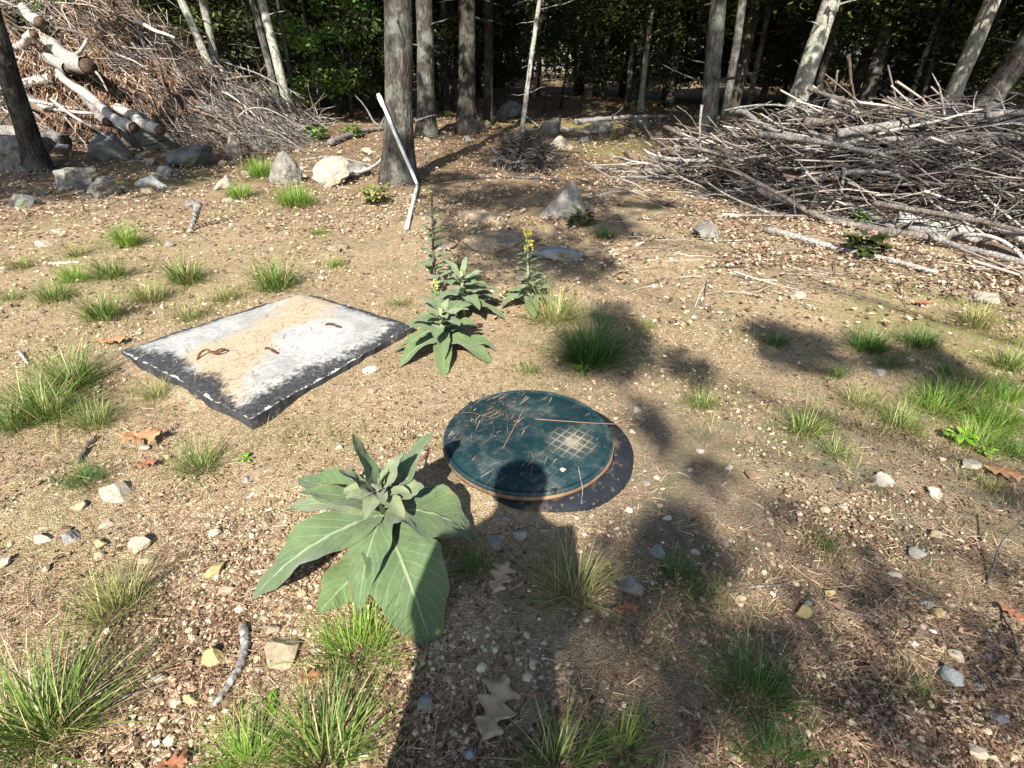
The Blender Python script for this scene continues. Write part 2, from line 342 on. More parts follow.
def mat_mullein(name, base, vein):
    m, nt, b = new_mat(name)
    uvc = coord(nt, 'UV'); s = nt.nodes.new('ShaderNodeSeparateXYZ'); nt.links.new(uvc, s.inputs[0]); U, V = s.outputs[0], s.outputs[1]
    p = geom(nt, 'Position')
    cv = mth(nt, 'ABSOLUTE', mth(nt, 'SUBTRACT', V, .5))
    n = noise(nt, p, 30, 5, .7); nb = noise(nt, p, 7, 3, .6)
    c = ramp(nt, n, [(.3, tuple(x * .78 for x in base)), (.7, tuple(x * 1.18 for x in base))])
    c = mix(nt, mth(nt, 'MULTIPLY', ramp(nt, nb, [(.5, (0, 0, 0)), (.72, (1, 1, 1))]), .35), c, (base[0] * 1.35, base[1] * 1.15, base[2] * .8))
    side = mth(nt, 'FRACT', mth(nt, 'ADD', mth(nt, 'MULTIPLY_ADD', U, 9.0, mth(nt, 'MULTIPLY', cv, -5.5)), mth(nt, 'MULTIPLY', n, .12)))
    sv = mth(nt, 'LESS_THAN', mth(nt, 'ABSOLUTE', mth(nt, 'SUBTRACT', side, .5)), .045)
    c = mix(nt, mth(nt, 'MULTIPLY', sv, .35), c, vein)
    rib = ramp(nt, mth(nt, 'ADD', cv, mth(nt, 'MULTIPLY', U, .012)), [(.020, (1, 1, 1)), (.034, (0, 0, 0))])
    c = mix(nt, mth(nt, 'MULTIPLY', rib, .85), c, vein)
    edg = mth(nt, 'MULTIPLY', ramp(nt, mth(nt, 'ADD', mth(nt, 'MULTIPLY', cv, 1.6), mth(nt, 'MULTIPLY', U, .35)), [(.86, (0, 0, 0)), (1.05, (1, 1, 1))]), ramp(nt, noise(nt, p, 14, 4, .7), [(.50, (0, 0, 0)), (.60, (1, 1, 1))]))
    c = mix(nt, mth(nt, 'MULTIPLY', edg, .8), c, (.20, .13, .06))
    spot = ramp(nt, noise(nt, p, 75, 3, .6), [(.70, (0, 0, 0)), (.74, (1, 1, 1))]); c = mix(nt, mth(nt, 'MULTIPLY', spot, .7), c, (.12, .085, .04))
    c = vary(nt, c, .16, .016)
    nt.links.new(c, b.inputs['Base Color']); b.inputs['Roughness'].default_value = .8
    b.inputs['Sheen Weight'].default_value = .25; b.inputs['Sheen Roughness'].default_value = .5
    h = mth(nt, 'ADD', mth(nt, 'MULTIPLY', sv, -.8), mth(nt, 'ADD', mth(nt, 'MULTIPLY', noise(nt, p, 60, 4, .7), .8), mth(nt, 'MULTIPLY', rib, 1.0)))
    bump(nt, b, h, .6, .006)
    t = nt.nodes.new('ShaderNodeBsdfTranslucent'); nt.links.new(c, t.inputs[0]); mx = nt.nodes.new('ShaderNodeMixShader'); mx.inputs[0].default_value = .13
    nt.links.new(b.outputs[0], mx.inputs[1]); nt.links.new(t.outputs[0], mx.inputs[2]); nt.links.new(mx.outputs[0], nt.nodes['Material Output'].inputs[0])
    return m

def mat_bark(name, stops, lichen=None, sc=9.0, stretch=.22, strength=.9):
    m, nt, b = new_mat(name)
    p = coord(nt, 'Object'); v = vmap(nt, p, (1, 1, stretch))
    r = nt.nodes.new('ShaderNodeObjectInfo').outputs['Random']
    n = noise(nt, v, sc, 8, .7, .6); w = voro(nt, v, sc * 2.2, 'DISTANCE_TO_EDGE')
    c = ramp(nt, n, stops)
    c = mix(nt, ramp(nt, w, [(.0, (.75, .75, .75)), (.14, (0, 0, 0))]), c, stops[0][1])
    if lichen: c = mix(nt, mth(nt, 'MULTIPLY', ramp(nt, noise(nt, p, 3.2, 6, .7), [(.50, (0, 0, 0)), (.60, (1, 1, 1))]), .75), c, lichen)
    c = vary(nt, c, .25, 0, 'object')
    nt.links.new(c, b.inputs['Base Color']); b.inputs['Roughness'].default_value = .95; b.inputs['Specular IOR Level'].default_value = .1
    bump(nt, b, mth(nt, 'ADD', mth(nt, 'MULTIPLY', n, 1.2), w), strength, .03)
    return m

M = {}
M['ground'] = mat_ground(); M['concrete'] = mat_concrete(); M['lid'] = mat_lid()
M['mull'] = mat_mullein('felted_leaf', (.092, .148, .066), (.24, .31, .16))
M['mull_pale'] = mat_mullein('pale_felted_leaf', (.17, .225, .12), (.31, .36, .215))
M['mull_far'] = mat_mullein('green_felted_leaf', (.095, .155, .058), (.24, .31, .14))  # slightly yellower green than the plain felted leaf
M['mull_dark'] = mat_mullein('dark_felted_leaf', (.10, .16, .06), (.25, .32, .14))
M['stalk'] = mat_noise('mullein_stalk', [(.3, (.16, .20, .08)), (.7, (.30, .34, .17))], 20)
M['yellow'] = mat_leafy('yellow_petal', [(0, (.75, .58, .03)), (1, (.85, .70, .08))], .15, .01, .2)
M['grass'] = mat_leafy('grass_blade', [(0, (.06, .12, .02)), (.45, (.12, .20, .04)), (.80, (.21, .28, .07)), (.91, (.40, .34, .17)), (1, (.50, .41, .24))], .25, .02, .30, .5)
M['grass_b'] = mat_leafy('bright_grass_blade', [(0, (.11, .22, .025)), (.7, (.19, .33, .045)), (1, (.38, .43, .13))], .2, .015, .35, .5)
M['grass_d'] = mat_leafy('dark_grass_blade', [(0, (.035, .11, .02)), (.8, (.07, .17, .03)), (1, (.20, .22, .07))], .25, .02, .3, .5)
M['grass_y'] = mat_leafy('yellowing_grass_blade', [(0, (.12, .16, .04)), (.5, (.22, .25, .075)), (1, (.48, .40, .21))], .2, .02, .3, .5)
M['straw'] = mat_leafy('dry_straw', [(0, (.09, .045, .028)), (.45, (.23, .125, .078)), (.8, (.38, .235, .15)), (1, (.55, .44, .31))], .3, .01, 0, .8)
M['gravel'] = mat_leafy('gravel_chips', [(0, (.09, .062, .042)), (.4, (.27, .195, .125)), (.75, (.42, .33, .22)), (.95, (.50, .41, .28)), (1, (.56, .50, .40))], .25, .01, 0, .85)
M['clods'] = mat_leafy('dirt_clods', [(0, (.10, .07, .046)), (.5, (.26, .19, .12)), (.85, (.40, .32, .21)), (1, (.55, .48, .36))], .25, .01, 0, .9)
M['flakes'] = mat_leafy('bark_flakes', [(0, (.04, .026, .018)), (.6, (.13, .08, .05)), (1, (.30, .20, .125))], .3, .01, 0, .85)
M['litter'] = mat_leafy('dead_leaves', [(0, (.12, .075, .05)), (.45, (.26, .17, .11)), (.8, (.40, .29, .20)), (1, (.58, .48, .37))], .3, .015, .1, .75)
M['needles'] = mat_leafy('dead_needles', [(0, (.05, .026, .016)), (.5, (.16, .085, .05)), (.8, (.26, .155, .095)), (1, (.42, .32, .22))], .3, .01, .1, .8)
M['twig'] = mat_leafy('bare_twigs', [(0, (.10, .08, .065)), (.5, (.21, .175, .145)), (1, (.40, .36, .31))], .3, .0, 0, .9)
M['twig_dark'] = mat_leafy('dark_and_shaded_twigs', [(0, (.03, .025, .022)), (.6, (.09, .077, .068)), (1, (.22, .20, .18))], .3, .0, 0, .9)  # darkened to paint shade inside the right pile and on the twig heap
M['leaf'] = mat_leafy('tree_leaves', [(0, (.022, .036, .010)), (.6, (.045, .062, .017)), (1, (.10, .115, .03))], .35, .025, .25, .5)
M['leaf_b'] = mat_leafy('young_leaves', [(0, (.06, .15, .02)), (.6, (.11, .22, .035)), (1, (.22, .32, .07))], .3, .02, .4, .45)
M['hemlock'] = mat_leafy('hemlock_needles', [(0, (.014, .024, .010)), (.6, (.028, .040, .014)), (1, (.062, .072, .022))], .35, .02, .15, .6)
M['broad'] = mat_leafy('broadleaf_weed', [(0, (.16, .34, .03)), (1, (.26, .45, .06))], .2, .015, .35, .5)
M['bark'] = mat_bark('grey_bark', [(.25, (.025, .021, .018)), (.45, (.075, .065, .056)), (.65, (.15, .137, .12)), (.8, (.23, .215, .195))], (.20, .215, .18))
M['bark_d'] = mat_bark('dark_bark', [(.25, (.015, .012, .010)), (.5, (.045, .038, .032)), (.75, (.10, .088, .075))], (.10, .105, .085))
M['bark_b'] = mat_bark('pale_bark', [(.2, (.08, .072, .06)), (.4, (.24, .225, .195)), (.6, (.38, .365, .325)), (.8, (.50, .485, .445))], (.36, .40, .31), 7, .6, .4)
M['wood'] = mat_bark('weathered_wood', [(.2, (.075, .069, .063)), (.45, (.20, .187, .172)), (.7, (.40, .38, .355))], None, 14, .5, .5)
M['wood_pale'] = mat_bark('bleached_wood', [(.2, (.16, .147, .13)), (.45, (.37, .347, .315)), (.7, (.57, .545, .505))], None, 14, .5, .4)
M['wood_dark'] = mat_bark('grey_brown_deadwood', [(.2, (.05, .042, .036)), (.45, (.13, .11, .094)), (.7, (.26, .23, .20))], None, 14, .5, .5)
M['wood_brown'] = mat_bark('barked_deadwood', [(.2, (.07, .048, .034)), (.5, (.18, .13, .095)), (.75, (.33, .27, .21))], None, 14, .5, .6)
M['cut'] = mat_noise('shaded_cut_wood', [(.3, (.05, .033, .022)), (.6, (.16, .11, .07))], 12)  # log ends, painted dark as faces turned from the sun
M['rock'] = mat_noise('grey_stone', [(.25, (.09, .085, .075)), (.5, (.21, .198, .175)), (.75, (.36, .335, .295))], 9, (24, .9, .03), extra=[(4, .54, .62, (.26, .255, .19)), (7, .56, .64, (.11, .10, .085)), (45, .58, .7, (.08, .08, .075))])
M['rock_pale'] = mat_noise('pale_stone', [(.25, (.19, .165, .125)), (.5, (.35, .31, .245)), (.75, (.50, .455, .375))], 9, (24, .9, .03), extra=[(4, .58, .66, (.34, .27, .18)), (45, .64, .72, (.20, .18, .15))])
M['rock_sandy'] = mat_noise('dirty_stone', [(.25, (.24, .175, .115)), (.5, (.42, .32, .21)), (.75, (.56, .46, .32))], 16, (24, .9, .03), extra=[(5, .52, .62, (.26, .245, .21)), (60, .5, .6, (.20, .145, .095))])
M['rock_dark'] = mat_noise('dark_stone', [(.25, (.055, .055, .052)), (.5, (.13, .13, .12)), (.75, (.24, .235, .215))], 5, (18, .5, .02), extra=[(3, .56, .64, (.12, .14, .08))])
M['rock_lichen'] = mat_noise('lichened_stone', [(.25, (.14, .145, .14)), (.5, (.28, .285, .27)), (.75, (.42, .42, .39))], 5, (18, .5, .02), extra=[(5, .48, .58, (.30, .40, .44)), (3, .52, .60, (.27, .21, .14)), (4, .60, .66, (.16, .18, .09))])
SM = {}
for k, a, c in (('tan', (.40, .31, .20), (.60, .50, .35)), ('cream', (.52, .45, .33), (.70, .63, .50)), ('yellowish', (.50, .38, .16), (.66, .54, .28)),
                ('grey', (.28, .27, .25), (.46, .45, .42)), ('white', (.56, .50, .40), (.74, .69, .57)), ('bluish', (.34, .38, .38), (.54, .57, .56)), ('brown', (.20, .13, .085), (.36, .25, .17))):
    a = tuple(v * .52 for v in a); c = tuple(v * .66 for v in c)
    SM[k] = mat_noise(k + '_pebble', [(.3, a), (.7, c)], 26, (90, .35, .004), extra=[(60, .58, .7, tuple(x * .5 for x in a)), (20, .54, .66, (.26, .19, .12))])
M['pvc'] = mat_noise('white_plastic', [(.3, (.62, .62, .60)), (.7, (.82, .82, .80))], 9, (60, .1, .002), .45, extra=[(14, .62, .72, (.45, .40, .32))])
M['black'] = mat_noise('black_plastic', [(.3, (.008, .010, .014)), (.7, (.018, .022, .030))], 14, (60, .2, .003), .8, extra=[(9, .58, .70, (.09, .072, .052)), (40, .60, .68, (.11, .09, .065))])
M['rim'] = mat_noise('muddy_rim', [(.3, (.05, .035, .025)), (.5, (.17, .10, .055)), (.75, (.32, .21, .13))], 9, (60, .3, .003), .8)
M['rust'] = mat_noise('rusty_iron', [(.3, (.045, .022, .014)), (.6, (.13, .06, .03)), (.8, (.22, .11, .06))], 40, (120, .4, .002), .85)
M['oak'] = mat_noise('oak_leaf_tan', [(.3, (.27, .20, .12)), (.7, (.42, .33, .21))], 14, (60, .3, .003), .8)
M['oak_o'] = mat_noise('oak_leaf_orange', [(.3, (.25, .125, .06)), (.7, (.42, .24, .13))], 14, (60, .3, .003), .8)
M['oak_r'] = mat_noise('oak_leaf_rust', [(.3, (.19, .075, .04)), (.7, (.32, .15, .08))], 14, (60, .3, .003), .8)
M['tar'] = mat_noise('black_sealer', [(.35, (.02, .02, .022)), (.6, (.055, .055, .058)), (.72, (.30, .29, .27))], 13, (50, .5, .008))
M['soil'] = mat_noise('root_soil_and_shade', [(.3, (.035, .024, .017)), (.55, (.10, .066, .045)), (.75, (.19, .13, .09))], 4, (12, .8, .05), .95)  # soil brown; its dark tone also paints shaded log ends and pile hollows
M['skin'] = mat_noise('skin', [(.3, (.55, .35, .26)), (.7, (.60, .40, .30))], 8)
M['shirt'] = mat_noise('blue_shirt', [(.3, (.05, .08, .16)), (.7, (.07, .11, .20))], 30)
M['jeans'] = mat_noise('jeans', [(.3, (.03, .04, .07)), (.7, (.05, .06, .10))], 60)

# ------------------------------------------------------------------ ground
LIDC = np.array([.065, 1.70]); LIDR = .35
SLQ = [P(250, 419, .055, True)[0], P(413, 325, .06, True)[0], P(303, 291, .04, True)[0], P(120, 350, .055, True)[0]]
ys = [0.2]; st = .018
while ys[-1] < 150: ys.append(ys[-1] + st); st *= 1.0122
ys = np.concatenate([np.linspace(-16, 0.1, 40), np.array(ys)])
u = np.linspace(-1, 1, 420); u = np.sign(u) * np.abs(u) ** 1.35
hw = 7.0 + 1.45 * np.clip(ys, 0, None) + np.clip(-ys, 0, None) * .5
GX = u[None, :] * hw[:, None]; GY = np.repeat(ys[:, None], len(u), 1)
near = np.clip(1 - (GY - 6) / 10, 0, 1)
GZ = gh(GX, GY) + near * (.016 * vnoise(GX, GY, .33, 1) + .010 * vnoise(GX, GY, .12, 2) + .006 * vnoise(GX, GY, .05, 3)) \
     + (1 - near) * (.10 * vnoise(GX, GY, .9, 4) + .06 * vnoise(GX, GY, .4, 5))
sd = np.full(GX.shape, -9.)
for k in range(4):
    a_, b_ = SLQ[k], SLQ[(k + 1) % 4]; e_ = b_ - a_; sd = np.maximum(sd, -(e_[0] * (GY - a_[1]) - e_[1] * (GX - a_[0])) / math.hypot(e_[0], e_[1]))
GZ += np.where(sd > -.05, .034 * np.exp(-np.clip(sd, 0, None) / .07) * np.clip(.5 + 1.6 * vnoise(GX, GY, .22, 7), 0, 1.2), 0)
ld = np.hypot(GX - LIDC[0] - .072, GY - LIDC[1] + .018) - .36
GZ += np.where(ld > -.05, np.where(GX > LIDC[0] + .2, .012, .026) * np.exp(-np.clip(ld, 0, None) / .10) * np.clip(.45 + 1.5 * vnoise(GX, GY, .18, 8), .1, 1.2), 0)
nr, nc = GX.shape
i = np.arange(nr - 1)[:, None] * nc; j = np.arange(nc - 1)[None, :]
F = np.stack([i + j, i + j + 1, i + nc + j + 1, i + nc + j], -1).reshape(-1, 4)
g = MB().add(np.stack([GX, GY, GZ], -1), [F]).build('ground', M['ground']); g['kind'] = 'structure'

# ------------------------------------------------------------------ scattered stuff on the ground
def pix_scatter(n, y0, y1, rng, xr=(-120, 1144)):
    """even in the picture-independent sense of more where the eye is near: ground points with density falling with distance"""
    px = rng.uniform(*xr, n); py = rng.uniform(y0, y1, n)
    a = (px - 512) / FPX; b = (py - 384) / FPX
    t = CAM_H / (math.sin(PITCH) + b * math.cos(PITCH)); x = a * t; y = (math.cos(PITCH) - b * math.sin(PITCH)) * t
    return x, y
def in_slab(x, y, grow=0.0):
    ok = np.ones(np.shape(x), bool)
    for k in range(4):
        a, b = SLQ[k], SLQ[(k + 1) % 4]; e = b - a; L = math.hypot(e[0], e[1])
        ok &= (e[0] * (y - a[1]) - e[1] * (x - a[0])) / L > -grow
    return ok
def clear(x, y): return (np.hypot(x - LIDC[0], y - LIDC[1]) > LIDR + .04) & ~in_slab(x, y, .02)

def gravel_mesh(n, rng, med=.0030, lo=.0014, hi=.011, sig=.5):
    x, y = pix_scatter(n, 190, 800, rng); k = clear(x, y)
    # pebbly patches
    k &= (vnoise(x, y, .8, 20) * 1.2 + vnoise(x, y, .35, 21) + vnoise(x, y, .13, 22) * .6 + rng.random(len(x)) * .6 - .2) > 0
    x, y = x[k], y[k]; n = len(x)
    s = np.exp(rng.normal(math.log(med), sig, n)).clip(lo, hi)
    s *= np.clip(1 + (y - 2) * .22, 1, 2.2)
    Rm = rand_rot(rng, n); sc = s[:, None] * rng.uniform(.55, 1.25, (n, 3))
    base = ICO1[None] * (1 + .35 * (rng.random((n, len(ICO1), 1)) - .5))
    V = np.einsum('nij,nkj->nki', Rm, base * sc[:, None, :]); V[..., 2] *= .7
    V += np.stack([x, y, gh(x, y) + s * .25], -1)[:, None, :]
    F = (ICO1F[None] + (np.arange(n) * len(ICO1))[:, None, None]).reshape(-1, 3)
    return MB().add(V, [F])
o = gravel_mesh(95000, np.random.default_rng(31)).build('gravel', M['gravel'], smooth=False)
tag(o, 'fine tan gravel chips strewn over the bare dirt', 'gravel', kind='stuff')
o = gravel_mesh(14000, np.random.default_rng(33), .0068, .004, .016, .35).build('gravel', M['clods'], smooth=False)
tag(o, 'coarser tan grit and dirt clods half sunk in the bare dirt', 'gravel', kind='stuff')

def strips(base, d, L, w, up, curve, segs, rng, taper=True):
    """n curved thin strips: base (n,3), direction d (n,3), length, half width, bend by curve along up"""
    n = len(base); t = np.linspace(0, 1, segs + 1)
    side = np.cross(d, up); side /= np.linalg.norm(side, axis=1)[:, None] + 1e-9
    c = base[:, None, :] + d[:, None, :] * (L[:, None] * t)[..., None] + up[:, None, :] * (curve[:, None] * L[:, None] * t ** 2)[..., None]
    ww = w[:, None] * ((1 - t ** 1.7 * .96) if taper else np.ones_like(t))
    V = np.stack([c - side[:, None, :] * ww[..., None], c + side[:, None, :] * ww[..., None]], 2).reshape(n, -1, 3)
    q = np.arange(segs)[:, None] * 2 + np.array([0, 1, 3, 2]); F = (q[None] + (np.arange(n) * 2 * (segs + 1))[:, None, None]).reshape(-1, 4)
    return V.reshape(-1, 3), [F]
def straw(n, rng, y0, y1, l0, l1, w):
    x, y = pix_scatter(n, y0, y1, rng); k = clear(x, y) & ((vnoise(x, y, .45, 41) + rng.random(n) * .8 - .22) > 0); x, y = x[k], y[k]; n = len(x)
    a = rng.uniform(0, 2 * np.pi, n); tl = rng.normal(0, .10, n)
    d = np.stack([np.cos(a), np.sin(a), tl], -1); L = rng.uniform(l0, l1, n) * np.clip(1 + (y - 2) * .12, 1, 1.8)
    b = np.stack([x, y, gh(x, y) + .004 + rng.random(n) * .006 + np.abs(tl) * L * .3], -1)
    up = np.repeat([[0, 0, 1.]], n, 0); sd = np.cross(d, up)
    ax = up + sd * rng.normal(0, .8, (n, 1)); ax /= np.linalg.norm(ax, axis=1)[:, None]
    return strips(b, d, L, np.full(n, w) * rng.uniform(.6, 1.4, n) * np.clip(1 + (y - 2) * .2, 1, 2), ax, rng.normal(0, .12, n), 3, rng)
o = MB().add(*straw(58000, np.random.default_rng(42), 190, 800, .018, .07, .0008)).build('pine_straw', M['straw'], smooth=False)
tag(o, 'fallen brown pine straw and dry stems lying on the dirt', 'pine straw', kind='stuff')

def leaf_quads(c, s, rng, flat=0.0, asp=.55, fold=.25):
    """n small folded leaves: centre c, length s"""
    n = len(c); Rm = rand_rot(rng, n)
    if flat > 0:
        a = rng.uniform(0, 2 * np.pi, n); z = np.zeros(n)
        d = np.stack([np.cos(a), np.sin(a), rng.normal(0, 1 - flat, n)], -1); d /= np.linalg.norm(d, axis=1)[:, None]
        upv = np.stack([rng.normal(0, 1 - flat, n), rng.normal(0, 1 - flat, n), np.ones(n)], -1)
        sd = np.cross(upv, d); sd /= np.linalg.norm(sd, axis=1)[:, None]; nn = np.cross(d, sd)
    else: d, sd, nn = Rm[:, 0], Rm[:, 1], Rm[:, 2]
    s = np.asarray(s)[:, None]
    w = s * asp * .5; f = s * fold * rng.uniform(-1, 1, (n, 1))
    p0 = c - d * s * .5; p2 = c + d * s * .5 + nn * f * .6
    p1 = c - sd * w + d * s * .05 + nn * f; p3 = c + sd * w - d * s * .03 + nn * f
    V = np.stack([p0, p1, p2, p3], 1).reshape(-1, 3); b = (np.arange(n) * 4)[:, None]
    return V, [np.concatenate([b + [0, 1, 2], b + [0, 2, 3]])]
rg = np.random.default_rng(52)
x, y = pix_scatter(120000, 104, 330, rg, (-250, 1274))
dens = np.clip((y - 3.6) / 3.5, 0, 1) * .9 + .04 + .5 * np.clip((x - 1.0 - (y < 4) * 1.2) / 1.5, 0, 1) * (y > 3.4)
dens = np.where((x < -.6) & (y < 7.2), np.where(y > 4.9, dens * .7 + .12, dens * .3), dens)
k = clear(x, y) & (rg.random(len(x)) < dens) & ((vnoise(x, y, .9, 53) + vnoise(x, y, .3, 54) + .35) > 0)
x, y = x[k], y[k]
s = rg.uniform(.018, .055, len(x)) * np.clip(1 + (y - 6) * .05, 1, 2.0)
o = MB().add(*leaf_quads(np.stack([x, y, gh(x, y) + .02 + .03 * (y > 9) + rg.random(len(x)) * .02], -1), s, rg, .72, .6, .4)).build('leaf_litter', M['litter'], smooth=False)
tag(o, 'brown dead leaf litter covering the forest floor and pile edges', 'leaf litter', kind='stuff')

rg = np.random.default_rng(55)
x, y = pix_scatter(24000, 195, 800, rg); k = clear(x, y) & ((vnoise(x, y, .6, 57) + vnoise(x, y, .2, 58) + rg.random(len(x)) * .5 - .28) > 0); x, y = x[k], y[k]
o = MB().add(*leaf_quads(np.stack([x, y, gh(x, y) + .008 + rg.random(len(x)) * .008], -1), rg.uniform(.006, .022, len(x)) * np.clip(1 + (y - 2) * .15, 1, 1.8), rg, .75, .5, .35)).build('bark_flakes', M['flakes'], smooth=False)
tag(o, 'dark crumbs of bark and broken leaf scattered on the dirt', 'bark crumbs', kind='stuff')

# ------------------------------------------------------------------ concrete slab
def slab():
    ctr = sum(SLQ) / 4; n = 60; uu, vv = np.meshgrid(np.linspace(0, 1, n), np.linspace(0, 1, n))
    A, B, C, D = SLQ   # front, right, back, left : u runs front->right, v runs front->left
    p = ((1 - uu) * (1 - vv))[..., None] * A + (uu * (1 - vv))[..., None] * B + (uu * vv)[..., None] * C + ((1 - uu) * vv)[..., None] * D
    e = np.minimum(np.minimum(uu, 1 - uu), np.minimum(vv, 1 - vv))
    p[..., 2] += .012 * np.clip(e / .09, 0, 1) + .004 * vnoise(p[..., 0], p[..., 1], .2, 61)
    rim = (e <= 1e-6); p[..., :2] += rim[..., None] * (.016 * np.stack([vnoise(p[..., 0], p[..., 1], .05, 62), vnoise(p[..., 0], p[..., 1], .05, 63)], -1) + .014 * np.stack([vnoise(p[..., 0], p[..., 1], .2, 64), vnoise(p[..., 0], p[..., 1], .2, 65)], -1)); p[..., 2] -= rim * .012 * np.clip(vnoise(p[..., 0], p[..., 1], .07, 66) + .2, 0, 1)
    idx = np.arange(n * n).reshape(n, n)
    F = np.stack([idx[:-1, :-1], idx[:-1, 1:], idx[1:, 1:], idx[1:, :-1]], -1).reshape(-1, 4)
    loop = np.concatenate([idx[0, :-1], idx[:-1, -1], idx[-1, :0:-1], idx[:0:-1, 0]])
    V = p.reshape(-1, 3); low = V[loop].copy(); low[:, 2] -= .11
    uv = np.stack([uu, vv], -1).reshape(-1, 2); uvl = np.clip(uv[loop], .012, .988) ; b0 = n * n; m = len(loop)
    q = np.arange(m); S = np.stack([loop, b0 + q, b0 + (q + 1) % m, np.roll(loop, -1)], -1)
    t = thing('concrete_slab', 'square grey concrete cover slab with black tarred edges and sandy dirt', 'slab', (ctr[0], ctr[1], 0))
    sd_ = MB().add(np.concatenate([V, low]), [F, S], np.concatenate([uv, uvl])); sd_.MI[1][:] = 1
    sd_.build('cover', [M['concrete'], M['tar']], t, smooth=False)
    for (px, py, a, s, kind) in ((212, 357, .5, 1.0, 0), (270, 352, -.7, .8, 1), (332, 327, -.5, .8, 1)):
        c = P(px, py, .066, True)[0]; c[2] = .063
        L = .075 * s
        if kind: k = np.array([[-1, 0, -.01], [-.7, .05, .02], [.2, .0, .035], [.8, -.06, .03], [1.05, .10, .022], [.75, .22, .016], [.4, .18, .010]])
        else: k = np.array([[-1, -.1, -.01], [-.7, .35, .035], [-.2, .7, .04], [.1, .1, .025], [.5, -.15, .03], [1., .2, .03], [.6, .6, .025], [.1, .35, .012]])
        k = k * np.array([L, L, .8]); tt = np.linspace(0, len(k) - 1, 30)
        pts = np.stack([np.interp(tt, range(len(k)), k[:, i]) for i in range(3)], -1)
        for _ in range(2): pts[1:-1] = (pts[:-2] + 2 * pts[1:-1] + pts[2:]) / 4
        MB().add(*tube(rotz(pts, a) + c, .0055, 8)).build('lifting_loop', M['rust'], t)
    # loose sand and needles on top belong to the dirt
slab()
rg = np.random.default_rng(66)
n = 260; uu = rg.random(n); vv = np.clip(.30 + .45 * uu + rg.normal(0, .16, n), .03, .97); A, B, C, D = SLQ
c = ((1 - uu) * (1 - vv))[:, None] * A + (uu * (1 - vv))[:, None] * B + (uu * vv)[:, None] * C + ((1 - uu) * vv)[:, None] * D
c[:, 2] += .017; a = rg.uniform(0, 6.28, n); d = np.stack([np.cos(a), np.sin(a), rg.normal(0, .05, n)], -1)
o = MB().add(*strips(c, d, rg.uniform(.02, .08, n), np.full(n, .0013), np.repeat([[.2, .3, 1.]], n, 0), rg.normal(0, .1, n), 2, rg)).build('slab_straw', M['straw'], smooth=False)
tag(o, 'scattered pine straw lying on top of the concrete slab', 'pine straw', kind='stuff')

# ------------------------------------------------------------------ round septic lid
LZ = .10
def disc_profile(prof, n, c, uvs=False):
    """lathe of (r,z) rows"""
    a = np.arange(n) * 2 * np.pi / n; V = []
    for r, z in prof: V.append(np.stack([c[0] + r * np.cos(a), c[1] + r * np.sin(a), np.full(n, z)], -1))
    V = np.concatenate(V); m = len(prof); i = np.arange(m - 1)[:, None] * n; j = np.arange(n)[None]; k = (j + 1) % n
    return V, [np.stack([i + j, i + k, i + n + k, i + n + j], -1).reshape(-1, 4)]
t = thing('septic_lid', 'round dark green plastic lid dusted with dirt, set in the ground', 'lid', (LIDC[0], LIDC[1], 0))
pr = [(.001, LZ + .006), (.08, LZ + .006), (.16, LZ + .005), (.24, LZ + .004), (.315, LZ + .002), (.322, LZ - .003), (.330, LZ - .003), (.335, LZ + .002), (.342, LZ + .001), (.345, LZ - .004), (.345, LZ - .014)]
MB().add(*disc_profile(pr, 96, LIDC)).build('cover', M['lid'], t)
pr = [(.3452, LZ - .012), (.348, LZ - .013), (.350, LZ - .020), (.348, LZ - .028), (.335, LZ - .030)]
MB().add(*disc_profile(pr, 96, LIDC)).build('rim', M['rim'], t)
pr = [(.28, LZ - .037), (.352, LZ - .045), (.358, LZ - .052), (.360, -.06)]
MB().add(*disc_profile(pr, 80, (LIDC[0] + .072, LIDC[1] - .018))).build('riser', M['black'], t)
# two fastening lugs where the lid is bolted down
for a in (-1.32, 2.4):
    c = np.array([LIDC[0] + .338 * math.cos(a), LIDC[1] + .338 * math.sin(a)])
    V, Fs = disc_profile([(.001, LZ + .006), (.010, LZ + .006), (.012, LZ + .003), (.012, LZ - .008)], 12, c)
    MB().add(V, Fs).build('bolt', M['black'], t)

def stalk(pxs, h, r, name, label, cat, mat, hs=None, grp=None):
    pts = np.array([P(px, py, hh, True)[0] for (px, py), hh in zip(pxs, hs or [h] * len(pxs))])
    tt = np.linspace(0, len(pts) - 1, 5 * len(pts)); q = np.stack([np.interp(tt, range(len(pts)), pts[:, i]) for i in range(3)], -1)
    for _ in range(2): q[1:-1] = (q[:-2] + 2 * q[1:-1] + q[2:]) / 4
    o = MB().add(*tube(q, np.linspace(r, r * .5, len(q)), 6)).build(name, mat, loc=q[0])
    return tag(o, label, cat, grp)
stalk([(526, 405), (504, 446), (480, 494)], .109, .0018, 'dry_stem', 'long dry pale stem lying across the round lid left of centre', 'stem', M['straw'], [.109, .109, .06])
stalk([(535, 419), (590, 423), (640, 425)], .110, .0016, 'dry_stem', 'straight dry grass stem reaching over the right rim of the round lid', 'stem', M['straw'], [.108, .11, .112])
stalk([(578, 466), (583, 490), (580, 510)], .09, .0022, 'dead_twig', 'thin grey twig hanging over the front rim of the round lid', 'twig', M['wood'], [.109, .108, .03])
stalk([(448, 415), (470, 412), (492, 418)], .108, .0014, 'pine_needle', 'reddish fallen needle on the back left of the round lid', 'needle', M['needles'])
rg = np.random.default_rng(71); n = 380
r = .32 * np.sqrt(rg.random(n)); a = np.where(rg.random(n) < .55, rg.normal(2.35, .5, n), rg.uniform(0, 6.28, n))
c = np.stack([LIDC[0] + r * np.cos(a), LIDC[1] + r * np.sin(a), np.full(n, LZ + .008)], -1); b = rg.uniform(0, 6.28, n)
